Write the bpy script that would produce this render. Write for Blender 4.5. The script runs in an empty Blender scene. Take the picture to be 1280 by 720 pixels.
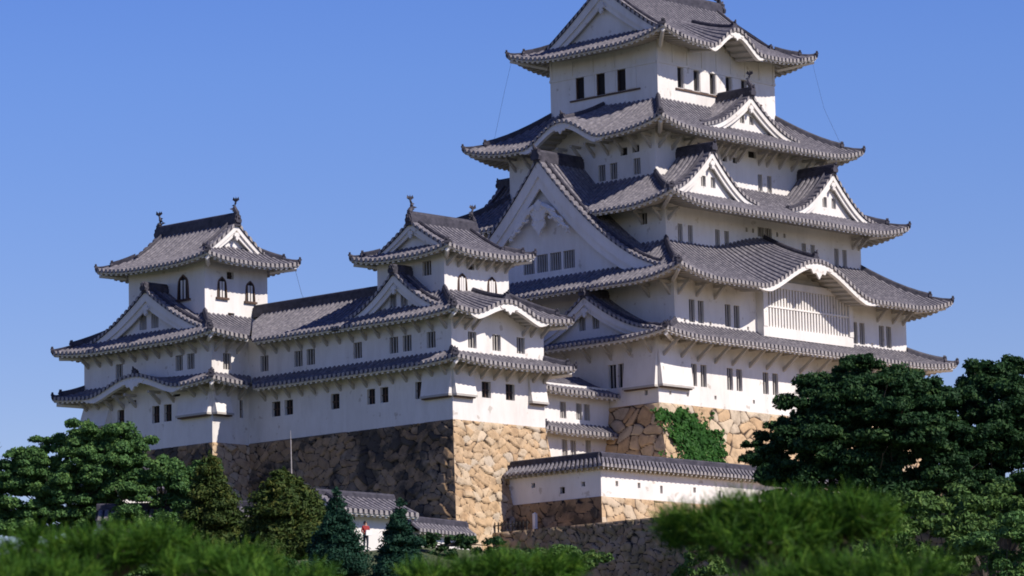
import bpy, math, random
import numpy as np
from mathutils import Vector, Matrix

R = math.radians
sc = bpy.context.scene
col = sc.collection
rnd = random.Random(7)

# ------------------------------------------------------------------ camera, sky, sun, exposure
CAM = Vector((-192.98, -164.59, -29.08))
YAW, PITCH, ROLL = 0.8268, 0.14473, -0.02115
fw = Vector((math.sin(YAW)*math.cos(PITCH), math.cos(YAW)*math.cos(PITCH), math.sin(PITCH)))
r0 = Vector((math.cos(YAW), -math.sin(YAW), 0))
u0 = r0.cross(fw)
rt = r0*math.cos(ROLL) + u0*math.sin(ROLL)
up = -r0*math.sin(ROLL) + u0*math.cos(ROLL)
cd = bpy.data.cameras.new('camera')
cam = bpy.data.objects.new('camera', cd)
col.objects.link(cam)
mw = Matrix((rt, up, -fw)).transposed().to_4x4()
mw.translation = CAM
cam.matrix_world = mw
cd.sensor_width = 36
cd.lens = 135
cd.clip_start = 0.5
cd.clip_end = 20000
cd.dof.use_dof = True
cd.dof.focus_distance = 250
cd.dof.aperture_fstop = 9.5
sc.camera = cam

SUN_AZ = R(13)       # east of the south facade's normal
SUN_EL = R(43)
sd = Vector((math.sin(SUN_AZ)*math.cos(SUN_EL), -math.cos(SUN_AZ)*math.cos(SUN_EL), math.sin(SUN_EL)))
world = bpy.data.worlds.new('World')
sc.world = world
world.use_nodes = True
wn = world.node_tree
for n in list(wn.nodes): wn.nodes.remove(n)
sky = wn.nodes.new('ShaderNodeTexSky')
sky.sky_type = 'NISHITA'
sky.sun_disc = False
sky.sun_elevation = SUN_EL
sky.sun_rotation = math.atan2(sd.x, sd.y)
sky.altitude = 1500
sky.air_density = 1.0
sky.dust_density = 0.3
sky.ozone_density = 3.5
hs = wn.nodes.new('ShaderNodeHueSaturation')
hs.inputs['Saturation'].default_value = 1.24
hs.inputs['Hue'].default_value = 0.515
bg = wn.nodes.new('ShaderNodeBackground')
bg.inputs['Strength'].default_value = 0.145
out = wn.nodes.new('ShaderNodeOutputWorld')
wn.links.new(sky.outputs[0], hs.inputs['Color'])
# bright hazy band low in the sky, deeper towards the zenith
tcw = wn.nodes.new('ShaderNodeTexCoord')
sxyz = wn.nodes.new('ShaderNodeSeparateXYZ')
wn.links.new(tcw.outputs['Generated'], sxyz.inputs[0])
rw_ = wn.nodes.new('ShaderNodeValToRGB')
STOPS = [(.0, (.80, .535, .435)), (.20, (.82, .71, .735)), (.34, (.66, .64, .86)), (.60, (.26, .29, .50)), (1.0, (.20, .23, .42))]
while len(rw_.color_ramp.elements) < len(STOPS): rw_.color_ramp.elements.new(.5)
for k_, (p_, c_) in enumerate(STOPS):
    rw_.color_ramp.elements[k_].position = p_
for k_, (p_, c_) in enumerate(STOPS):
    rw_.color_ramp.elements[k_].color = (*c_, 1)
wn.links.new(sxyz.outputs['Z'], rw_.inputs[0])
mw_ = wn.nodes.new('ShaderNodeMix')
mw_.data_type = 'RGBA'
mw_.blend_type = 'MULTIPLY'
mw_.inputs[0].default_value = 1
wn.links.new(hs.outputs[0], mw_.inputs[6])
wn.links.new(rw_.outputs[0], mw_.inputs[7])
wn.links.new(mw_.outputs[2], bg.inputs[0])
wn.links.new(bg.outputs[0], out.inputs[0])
sl = bpy.data.lights.new('sun', 'SUN')
sl.energy = 4.2
sl.angle = R(0.53)
sl.color = (1.0, 0.915, 0.83)
so = bpy.data.objects.new('sun', sl)
col.objects.link(so)
so.rotation_euler = sd.to_track_quat('Z', 'Y').to_euler()
so.location = (0, -60, 80)
vs = sc.view_settings
vs.view_transform = 'Standard'
vs.look = 'None'
vs.gamma = 1
vs.use_curve_mapping = False
vs.exposure = 0.42
sc.cycles.filter_width = 1.8

# ------------------------------------------------------------------ materials
def mat(name, base=(.5, .5, .5), rough=.8):
    m = bpy.data.materials.new(name)
    m.use_nodes = True
    b = m.node_tree.nodes['Principled BSDF']
    b.inputs['Base Color'].default_value = (*base, 1)
    b.inputs['Roughness'].default_value = rough
    return m

def ramp(nt, stops):
    r = nt.nodes.new('ShaderNodeValToRGB')
    el = r.color_ramp.elements
    while len(el) < len(stops): el.new(0.5)
    for e, (p, c) in zip(el, stops):
        e.position = p
        e.color = (*c, 1)
    return r

def noise(nt, scale, detail=4, rough=.6, vec=None, mapscale=None):
    n = nt.nodes.new('ShaderNodeTexNoise')
    n.inputs['Scale'].default_value = scale
    n.inputs['Detail'].default_value = detail
    n.inputs['Roughness'].default_value = rough
    tc = nt.nodes.new('ShaderNodeTexCoord')
    if mapscale:
        mp = nt.nodes.new('ShaderNodeMapping')
        mp.inputs['Scale'].default_value = mapscale
        nt.links.new(tc.outputs['Object'], mp.inputs[0])
        nt.links.new(mp.outputs[0], n.inputs['Vector'])
    else:
        nt.links.new(tc.outputs['Object'], n.inputs['Vector'])
    return n

def mixc(nt, a, b, fac, mode='MIX'):
    m = nt.nodes.new('ShaderNodeMix')
    m.data_type = 'RGBA'
    m.blend_type = mode
    for sock, val in ((m.inputs[0], fac), (m.inputs[6], a), (m.inputs[7], b)):
        if isinstance(val, bpy.types.NodeSocket): nt.links.new(val, sock)
        elif isinstance(val, tuple): sock.default_value = (*val, 1)
        else: sock.default_value = val
    return m.outputs[2]

def bump(nt, h, dist, strength=.5):
    b = nt.nodes.new('ShaderNodeBump')
    b.inputs['Strength'].default_value = strength
    b.inputs['Distance'].default_value = dist
    nt.links.new(h, b.inputs['Height'])
    nt.links.new(b.outputs[0], nt.nodes['Principled BSDF'].inputs['Normal'])

def noisy(name, stops, scale, rough=.8, bumpd=0.02, mapscale=None, specks=None, streak=None):
    m = mat(name, rough=rough)
    nt = m.node_tree
    n = noise(nt, scale, 6, .65, mapscale=mapscale)
    r = ramp(nt, stops)
    nt.links.new(n.outputs[0], r.inputs[0])
    c = r.outputs[0]
    if specks:
        n2 = noise(nt, specks[0], 3, .5)
        r2 = ramp(nt, [(specks[1], (1, 1, 1)), (specks[1]+.06, specks[2])])
        nt.links.new(n2.outputs[0], r2.inputs[0])
        c = mixc(nt, c, r2.outputs[0], 1.0, 'MULTIPLY')
    if streak:      # faint rain streaks and grey mould
        n4 = noise(nt, 1.0, 6, .75, mapscale=(1.7, 1.7, .3))
        r4_ = ramp(nt, [(.45, (1, 1, 1)), (.7, streak)])
        nt.links.new(n4.outputs[0], r4_.inputs[0])
        c = mixc(nt, c, r4_.outputs[0], 1.0, 'MULTIPLY')
        n5 = noise(nt, .16, 4, .6)
        r5_ = ramp(nt, [(.4, (1, 1, 1)), (.65, (.90, .89, .87))])
        nt.links.new(n5.outputs[0], r5_.inputs[0])
        c = mixc(nt, c, r5_.outputs[0], 1.0, 'MULTIPLY')
    nt.links.new(c, nt.nodes['Principled BSDF'].inputs['Base Color'])
    if bumpd: bump(nt, n.outputs[0], bumpd)
    return m

PL = noisy('plaster', [(.25, (.62, .60, .57)), (.45, (.76, .735, .70)), (.7, (.80, .78, .745))], .35, .85, .01,
           mapscale=(1, 1, .45), specks=(1.7, .66, (.72, .69, .65)), streak=(.91, .90, .88))
TI = noisy('grey_tile', [(.3, (.09, .087, .103)), (.5, (.155, .147, .164)), (.72, (.285, .266, .28))], 3.4, .6, .0)
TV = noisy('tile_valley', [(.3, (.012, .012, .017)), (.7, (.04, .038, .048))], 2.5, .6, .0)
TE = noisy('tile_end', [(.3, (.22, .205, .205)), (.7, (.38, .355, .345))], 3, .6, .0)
DK = mat('dark_opening', (.018, .016, .016), .9)
WD = noisy('brown_wood', [(.3, (.06, .035, .025)), (.7, (.13, .075, .05))], 3, .7, .0)
RG = noisy('ridge_tile', [(.3, (.028, .028, .038)), (.7, (.085, .08, .10))], 2.5, .6, .0)
PB = noisy('plaster_soffit', [(.3, (.36, .34, .31)), (.7, (.47, .445, .41))], .8, .85, .0)  # darker copy of the plaster, under-eave shade put into its colour
CAST = [PL, TI, TE, DK, WD, RG, PB, TV]
iPL, iTI, iTE, iDK, iWD, iRG, iPB, iTV = range(8)
for q_ in (TI, TV, RG, TE): q_.node_tree.nodes['Principled BSDF'].inputs['Specular IOR Level'].default_value = .2

def stone_mat(name, stops, grout, dark=None):
    m = mat(name, rough=.85)
    nt = m.node_tree
    a = nt.nodes.new('ShaderNodeAttribute'); a.attribute_name = 'cell'
    e = nt.nodes.new('ShaderNodeAttribute'); e.attribute_name = 'edge'
    r = ramp(nt, stops)
    nt.links.new(a.outputs['Fac'], r.inputs[0])
    n = noise(nt, 1.6, 6, .7)
    r2 = ramp(nt, [(.28, (.50, .47, .44)), (.5, (.95, .94, .92)), (.72, (1.15, 1.13, 1.1))])
    nt.links.new(n.outputs[0], r2.inputs[0])
    c = mixc(nt, r.outputs[0], r2.outputs[0], 1.0, 'MULTIPLY')
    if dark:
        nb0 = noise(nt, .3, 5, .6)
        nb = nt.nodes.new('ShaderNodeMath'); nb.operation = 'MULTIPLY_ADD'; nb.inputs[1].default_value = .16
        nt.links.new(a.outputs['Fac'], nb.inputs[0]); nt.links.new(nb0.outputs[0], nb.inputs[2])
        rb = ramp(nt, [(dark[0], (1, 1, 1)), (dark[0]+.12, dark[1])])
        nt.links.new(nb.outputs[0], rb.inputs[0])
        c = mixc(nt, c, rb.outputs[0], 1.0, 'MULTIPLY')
    r3 = ramp(nt, [(.22, (1, 1, 1)), (.62, (0, 0, 0))])
    nt.links.new(e.outputs['Fac'], r3.inputs[0])
    c = mixc(nt, c, grout, r3.outputs[0])
    nt.links.new(c, nt.nodes['Principled BSDF'].inputs['Base Color'])
    n3 = noise(nt, 5, 5, .7)
    bump(nt, n3.outputs[0], .05, .6)
    return m
TAN = [(.0, (.42, .28, .155)), (.2, (.51, .37, .225)), (.4, (.47, .325, .185)), (.6, (.53, .395, .25)), (.8, (.52, .42, .295)), (.9, (.45, .38, .29)), (1, (.56, .45, .32))]
ST = stone_mat('tan_stone', TAN, (.045, .026, .015))
STW = stone_mat('shaded_weathered_stone', [(.0, (.26, .17, .09)), (.3, (.41, .275, .145)), (.55, (.33, .22, .115)), (.8, (.30, .225, .145)), (1, (.47, .34, .20))], (.016, .011, .008),  # west-face copy of the tan stone, shade put into its colour, plus blackened patches
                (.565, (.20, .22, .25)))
STR = stone_mat('mossy_stone', [(.0, (.26, .18, .11)), (.4, (.44, .32, .20)), (.7, (.35, .27, .19)), (1, (.52, .40, .27))], (.018, .015, .012), (.55, (.6, .6, .48)))

def leaf_mat(name, c1, c2, c3, trans=.25, nscale=.9):
    m = mat(name, rough=.6)
    nt = m.node_tree
    g = nt.nodes.new('ShaderNodeNewGeometry')
    r = ramp(nt, [(0, c1), (.55, c2), (1, c3)])
    n = noise(nt, nscale, 3, .5)
    mx = nt.nodes.new('ShaderNodeMath'); mx.operation = 'MULTIPLY_ADD'
    mx.inputs[1].default_value = .45
    ad = nt.nodes.new('ShaderNodeMath'); ad.operation = 'MULTIPLY_ADD'
    ad.inputs[1].default_value = 1.1; ad.inputs[2].default_value = -.28
    nt.links.new(n.outputs[0], ad.inputs[0])
    nt.links.new(g.outputs['Random Per Island'], mx.inputs[0])
    nt.links.new(ad.outputs[0], mx.inputs[2])
    nt.links.new(mx.outputs[0], r.inputs[0])
    b = nt.nodes['Principled BSDF']
    nt.links.new(r.outputs[0], b.inputs['Base Color'])
    b.inputs['Specular IOR Level'].default_value = .12
    t = nt.nodes.new('ShaderNodeBsdfTranslucent')
    nt.links.new(r.outputs[0], t.inputs['Color'])
    ms = nt.nodes.new('ShaderNodeMixShader'); ms.inputs[0].default_value = trans
    o = nt.nodes['Material Output']
    nt.links.new(b.outputs[0], ms.inputs[1]); nt.links.new(t.outputs[0], ms.inputs[2])
    nt.links.new(ms.outputs[0], o.inputs['Surface'])
    return m
LF_DARK = leaf_mat('dark_leaf', (.011, .032, .013), (.026, .07, .026), (.085, .15, .042))
LF_MID = leaf_mat('mid_leaf', (.036, .085, .032), (.085, .18, .055), (.19, .30, .075))
LF_OLIVE = leaf_mat('olive_leaf', (.022, .045, .013), (.055, .09, .022), (.15, .14, .03))
LF_BLUE = leaf_mat('cypress_leaf', (.01, .035, .024), (.02, .065, .04), (.04, .10, .05))
LF_IVY = leaf_mat('ivy_leaf', (.014, .05, .010), (.036, .115, .022), (.085, .19, .04))
LF_BUSH = leaf_mat('bush_leaf', (.035, .08, .025), (.09, .17, .045), (.20, .28, .075))
NEEDLE = leaf_mat('pine_needle', (.008, .032, .004), (.045, .122, .011), (.20, .33, .04), .10, 14)
BARK = noisy('bark', [(.3, (.035, .026, .02)), (.7, (.10, .078, .06))], 4, .9, .05)
GRASS = noisy('grass_ground', [(.3, (.03, .05, .018)), (.5, (.06, .075, .03)), (.75, (.13, .105, .06))], .25, .95, .05)
GRAVEL = noisy('earth', [(.3, (.22, .17, .12)), (.7, (.34, .27, .19))], .6, .95, .02)

# ------------------------------------------------------------------ mesh helpers
class MB:
    def __init__(self): self.v = []; self.f = []; self.m = []
    def grid(self, cols, mi):
        n = len(cols[0]); b = len(self.v)
        for c in cols: self.v.extend(c)
        for i in range(len(cols)-1):
            for j in range(n-1):
                a = b+i*n+j
                self.f.append((a, a+n, a+n+1, a+1)); self.m.append(mi)
    def poly(self, pts, mi):
        b = len(self.v); self.v.extend(pts); self.f.append(tuple(range(b, b+len(pts)))); self.m.append(mi)
    def hexa(self, p, mi):          # 8 points: bottom ring 0-3, top ring 4-7
        b = len(self.v); self.v.extend(p)
        for q in ((0, 3, 2, 1), (4, 5, 6, 7), (0, 1, 5, 4), (1, 2, 6, 5), (2, 3, 7, 6), (3, 0, 4, 7)):
            self.f.append(tuple(b+k for k in q)); self.m.append(mi)
    def box(self, x0, x1, y0, y1, z0, z1, mi):
        self.hexa([(x0, y0, z0), (x1, y0, z0), (x1, y1, z0), (x0, y1, z0), (x0, y0, z1), (x1, y0, z1), (x1, y1, z1), (x0, y1, z1)], mi)
    def fbox(self, P, s0, s1, t0, t1, z0, z1, mi):
        self.hexa([P(s0, t0, z0), P(s1, t0, z0), P(s1, t1, z0), P(s0, t1, z0), P(s0, t0, z1), P(s1, t0, z1), P(s1, t1, z1), P(s0, t1, z1)], mi)
    def extr(self, poly, P, t0, t1, mi):    # polygon of (s, z) extruded along t
        n = len(poly)
        self.poly([P(s, t0, z) for s, z in poly], mi); self.poly([P(s, t1, z) for s, z in poly], mi)
        for k in range(n):
            a, b = poly[k], poly[(k+1) % n]
            self.poly([P(a[0], t0, a[1]), P(b[0], t0, b[1]), P(b[0], t1, b[1]), P(a[0], t1, a[1])], mi)
    def tube(self, pts, rad, mi, n=6, flat=1.0):
        rings = []
        pts = [Vector(p) for p in pts]
        for k, p in enumerate(pts):
            d = (pts[min(k+1, len(pts)-1)]-pts[max(k-1, 0)]).normalized()
            a = d.cross(Vector((0, 0, 1)))
            if a.length < 1e-3: a = Vector((1, 0, 0))
            a.normalize(); b = a.cross(d)
            r = rad[k] if isinstance(rad, (list, tuple)) else rad
            rings.append([tuple(p+a*(math.cos(q)*r)+b*(math.sin(q)*r*flat)) for q in [2*math.pi*i/n for i in range(n)]])
        b0 = len(self.v)
        for r_ in rings: self.v.extend(r_)
        for k in range(len(rings)-1):
            for i in range(n):
                a = b0+k*n+i; c = b0+k*n+(i+1) % n
                self.f.append((a, c, c+n, a+n)); self.m.append(mi)
        self.f.append(tuple(b0+i for i in range(n))); self.m.append(mi)
        e = b0+(len(rings)-1)*n
        self.f.append(tuple(e+i for i in range(n))); self.m.append(mi)
    def build(self, name, mats, parent=None, origin=None, smooth=False):
        me = bpy.data.meshes.new(name)
        o = origin or (root_loc(parent) if parent else Vector((0, 0, 0)))
        v = np.array(self.v, dtype=np.float64).reshape(-1, 3)-np.array(o)
        me.from_pydata(v.tolist(), [], self.f)
        for m in mats: me.materials.append(m)
        me.polygons.foreach_set('material_index', self.m)
        if smooth: me.polygons.foreach_set('use_smooth', [True]*len(self.f))
        me.update()
        ob = bpy.data.objects.new(name, me)
        col.objects.link(ob)
        if parent: ob.parent = parent
        elif origin is not None: ob.location = o
        return ob

def root_loc(o):
    while o.parent: o = o.parent
    return o.location

def tag(o, label=None, cat=None, group=None, kind=None):
    if label: o['label'] = label
    if cat: o['category'] = cat
    if group: o['group'] = group
    if kind: o['kind'] = kind
    return o

def empty(name, loc, label, cat, group=None):
    o = bpy.data.objects.new(name, None)
    col.objects.link(o)
    o.location = loc
    return tag(o, label, cat, group)

def inst(me, name, parent, loc, rz):
    o = bpy.data.objects.new(name, me)
    col.objects.link(o)
    o.parent = parent
    o.location = Vector(loc)-root_loc(parent)
    o.rotation_euler = (0, 0, rz)
    return o

def npmesh(name, v, f, mats, parent=None, origin=(0, 0, 0), mi=None, smooth=False, attrs=None):
    """v (n,3), f (m,4) arrays -> object"""
    me = bpy.data.meshes.new(name)
    v = np.asarray(v, np.float32)-np.asarray(origin, np.float32)
    m, k = f.shape
    me.vertices.add(len(v)); me.vertices.foreach_set('co', v.ravel())
    me.loops.add(m*k); me.loops.foreach_set('vertex_index', f.astype(np.int32).ravel())
    me.polygons.add(m)
    me.polygons.foreach_set('loop_start', np.arange(0, m*k, k, dtype=np.int32))
    for q in mats: me.materials.append(q)
    if mi is not None: me.polygons.foreach_set('material_index', mi)
    me.polygons.foreach_set('use_smooth', np.full(m, smooth))
    me.update(calc_edges=True)
    for an, av in (attrs or {}).items():
        a = me.attributes.new(an, 'FLOAT', 'POINT'); a.data.foreach_set('value', np.asarray(av, np.float32))
    ob = bpy.data.objects.new(name, me)
    col.objects.link(ob)
    if parent: ob.parent = parent
    else: ob.location = origin
    return ob

# ------------------------------------------------------------------ castle frames
def frame(rect, side):
    x0, x1, y0, y1 = rect
    O, A, I, L = {'S': ((x0, y0), (1, 0), (0, 1), x1-x0), 'W': ((x0, y1), (0, -1), (1, 0), y1-y0),
                  'N': ((x1, y1), (-1, 0), (0, -1), x1-x0), 'E': ((x1, y0), (0, 1), (-1, 0), y1-y0)}[side]
    def P(s, t, z): return (O[0]+A[0]*s+I[0]*t, O[1]+A[1]*s+I[1]*t, z)
    return P, L
ROT = {'S': 0, 'W': -math.pi/2, 'N': math.pi, 'E': math.pi/2}
def s_of(rect, side, c):       # world coordinate along a side -> s
    return {'S': c-rect[0], 'W': rect[3]-c, 'N': rect[1]-c, 'E': c-rect[2]}[side]

PER = .42
AMP = .19
def rib_samples(s0, s1, per=PER, amp=AMP, extra=()):
    n = max(1, round((s1-s0)/per)); p = (s1-s0)/n
    out = []
    for k in range(n):
        b = s0+k*p
        out += [(b, 0, 0), (b+.28*p, 0, 0), (b+.36*p, amp*.75, 1), (b+.64*p, amp, 1), (b+.92*p, amp*.75, 1)]
    out.append((s1, 0, 0))
    for e in extra:
        out += [(e-1e-3, 0, 0), (e+1e-3, 0, 0)]
    out.sort()
    return out

def rib_grid(mb, cols, smp):
    n = len(cols[0]); b0 = len(mb.v)
    for c in cols: mb.v.extend(c)
    for i in range(len(cols)-1):
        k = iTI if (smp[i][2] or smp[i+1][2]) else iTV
        for j in range(n-1):
            a = b0+i*n+j
            mb.f.append((a, a+n, a+n+1, a+1)); mb.m.append(k)

def tiles(mb, P, h, smp, tmin, tmax, nt=8):
    cols = []
    for s, b, w in smp:
        a, e = tmin(s), tmax(s)
        if e < a: e = a
        cols.append([P(s, a+(e-a)*j/nt, h(s, a+(e-a)*j/nt)+b) for j in range(nt+1)])
    rib_grid(mb, cols, smp)

def eave(mb, P, h, smp, T, tmax, kw, fh=.10, slope=.2, rafter=.5):
    """tile lip, white fascia board, soffit with rafters"""
    for (s, b, w), (s2, b2, w2) in zip(smp[:-1], smp[1:]):
        if s2-s < 2e-3: continue
        z, z2 = h(s, 0), h(s2, 0)
        on_rib = w and w2  # rib ends take the paler tile colour
        mb.poly([P(s, 0, z+b), P(s2, 0, z2+b2), P(s2, 0, z2-(.10 if on_rib else .05)), P(s, 0, z-(.10 if on_rib else .05))], iTE if on_rib else iRG)
        mb.poly([P(s, 0, z-.05), P(s2, 0, z2-.05), P(s2, .12, z2-.05), P(s, .12, z-.05)], iRG)
    ss = [q[0] for q in smp][::2]
    if ss[-1] != smp[-1][0]: ss.append(smp[-1][0])
    F = lambda s: fh+.32*kw(s)
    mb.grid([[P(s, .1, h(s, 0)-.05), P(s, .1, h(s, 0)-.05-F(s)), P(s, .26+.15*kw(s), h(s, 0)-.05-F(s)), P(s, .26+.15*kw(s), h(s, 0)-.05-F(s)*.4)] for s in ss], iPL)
    s0, s1 = smp[0][0], smp[-1][0]
    n = max(2, round((s1-s0)/rafter)); p = (s1-s0)/n
    zs = lambda s, t: h(s, 0)-.05-F(s)*(.95-.4*kw(s))+t*(slope*(1-kw(s))+.08*kw(s))
    cols, rc = [], []
    for k in range(n):
        b = s0+k*p
        for q, d in ((0, 0), (.55, 0), (.551, .15), (.999, .15)):
            s = b+q*p
            te = max(.24, min(T, tmax(s)))
            cols.append([P(s, .22+(te-.22)*j/3, zs(s, .22+(te-.22)*j/3)-d) for j in range(4)])
            if d:
                rc.append(P(s, .2, zs(s, .2)-d)); rc.append(P(s, .2, zs(s, .2)))
    cols.append([P(s1, .22, zs(s1, .22))]*4)
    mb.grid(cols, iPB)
    for k in range(0, len(rc)-3, 4):
        mb.poly([rc[k], rc[k+2], rc[k+3], rc[k+1]], iPL)

def smax(a, b, k=.12):
    d = max(k-abs(a-b), 0)/k
    return max(a, b)+d*d*k*.25

def side_h(L, T, ze, zt, lift, lc=True, rc=True, kara=None, Rl=None, kf=.92):
    Rl = Rl or min(5.0, L*.42)
    def kb(s):
        if not kara: return 0
        x = abs(s-kara[0])/kara[1]
        return (0.5+0.5*math.cos(math.pi*x))**.92 if x < 1 else 0
    def base(s, t):
        u = min(1, max(0, t/T))
        z = ze+(zt-ze)*(.78*u+.22*u*u)
        c = 0
        if lc: c += max(0, 1-max(s, 0)/Rl)**2.2
        if rc: c += max(0, 1-max(L-s, 0)/Rl)**2.2
        return z+lift*c*(1-u)
    def h(s, t):
        z = base(s, t)
        if kara:
            k = kb(s)
            if k > 0: z += kara[2]*k*(1-kf*min(1, max(0, t/T)))
        return z
    def kw(s):
        if not kara: return 0
        x = abs(s-kara[0])/kara[1]
        return max(0, min(1, (1.08-x)*4))
    return h, kw

def finial(mb, x, y, z, d, k=1.0):
    """demon-tile ridge end: plate with a horn; d is the outward direction in plan"""
    dx, dy = d; px, py = -dy, dx
    def Q(a, b, c): return (x+dx*a*k+px*b*k, y+dy*a*k+py*b*k, z+c*k)
    def Pn(s, t, zz): return Q(t, s, zz)
    mb.extr([(-.28, -.12), (.28, -.12), (.33, .1), (.2, .3), (.24, .48), (.08, .42), (0, .6), (-.08, .42), (-.24, .48), (-.2, .3), (-.33, .1)], Pn, -.1, .12, iRG)
    if k > .88: mb.tube([Q(-.3, 0, .3), Q(-.05, 0, .42), Q(.15, 0, .55), Q(.2, 0, .72)], [.14*k, .13*k, .1*k, .04*k], iRG, 6)
    else: mb.tube([Q(-.3, 0, .1), Q(.0, 0, .22), Q(.18, 0, .34)], [.2*k, .2*k, .1*k], iRG, 6)

def shachi(mb, x, y, z, d, k=1.0):
    """upturned dolphin-like roof fish on a ridge end"""
    dx, dy = d; px, py = -dy, dx
    def Q(a, b, c): return (x+dx*a*k+px*b*k, y+dy*a*k+py*b*k, z+c*k)
    mb.tube([Q(.25, 0, .02), Q(.22, 0, .25), Q(.05, 0, .5), Q(-.05, 0, .8), Q(.05, 0, 1.1), Q(.2, 0, 1.35)], [.2*k, .25*k, .22*k, .16*k, .1*k, .05*k], iRG, 8)
    for sgn in (-1, 1):
        mb.poly([Q(.12, 0, 1.2), Q(.45, sgn*.12, 1.4), Q(.3, sgn*.18, 1.72), Q(.12, 0, 1.45)], iRG)
        mb.poly([Q(.1, 0, 1.2), Q(-.2, sgn*.12, 1.45), Q(-.02, sgn*.14, 1.7), Q(.12, 0, 1.45)], iRG)
        mb.poly([Q(.0, sgn*.2, .45), Q(-.3, sgn*.42, .6), Q(-.05, sgn*.2, .72)], iRG)
    for c in (.35, .6, .85):
        mb.poly([Q(-.12, 0, c), Q(-.42, 0, c+.12), Q(-.1, 0, c+.22)], iRG)

def ridge_run(mb, pts, w=.3, hgt=.3):
    """layered ridge following points, square body and a round cap"""
    pts = [Vector(p) for p in pts]
    secs = []
    for k, p in enumerate(pts):
        d = pts[min(k+1, len(pts)-1)]-pts[max(k-1, 0)]
        a = Vector((d.y, -d.x, 0)).normalized()
        secs.append([tuple(p+a*(q*w)+Vector((0, 0, c*hgt))) for q, c in ((-.62, -.6), (-.62, .35), (-.5, .38), (-.5, .78), (-.34, .8), (-.25, 1.05), (0, 1.18), (.25, 1.05), (.34, .8), (.5, .78), (.5, .38), (.62, .35), (.62, -.6))])
    mb.grid(secs, iRG)
    mb.poly(secs[0], iRG); mb.poly(secs[-1], iRG)

BR = {}
def bracket_mesh(dep, hgt):
    key = (round(dep, 2), round(hgt, 2))
    if key in BR: return BR[key]
    mb = MB()
    w = .085
    # origin on the wall at soffit level, outwards = -y
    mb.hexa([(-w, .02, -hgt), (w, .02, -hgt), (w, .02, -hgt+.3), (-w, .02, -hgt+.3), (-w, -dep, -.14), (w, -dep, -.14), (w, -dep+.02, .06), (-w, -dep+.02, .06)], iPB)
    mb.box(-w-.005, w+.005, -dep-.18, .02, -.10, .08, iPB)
    o = mb.build('eave_bracket', CAST)
    me = o.data
    bpy.data.objects.remove(o)
    BR[key] = me
    return me

def brackets(parent, rectw, side, cs, z, dep=.85, hgt=1.0):
    P, L = frame(rectw, side)
    me = bracket_mesh(dep, hgt)
    for c in cs:
        p = P(s_of(rectw, side, c), 0, z)
        inst(me, 'eave_bracket', parent, p, ROT[side])

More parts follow.
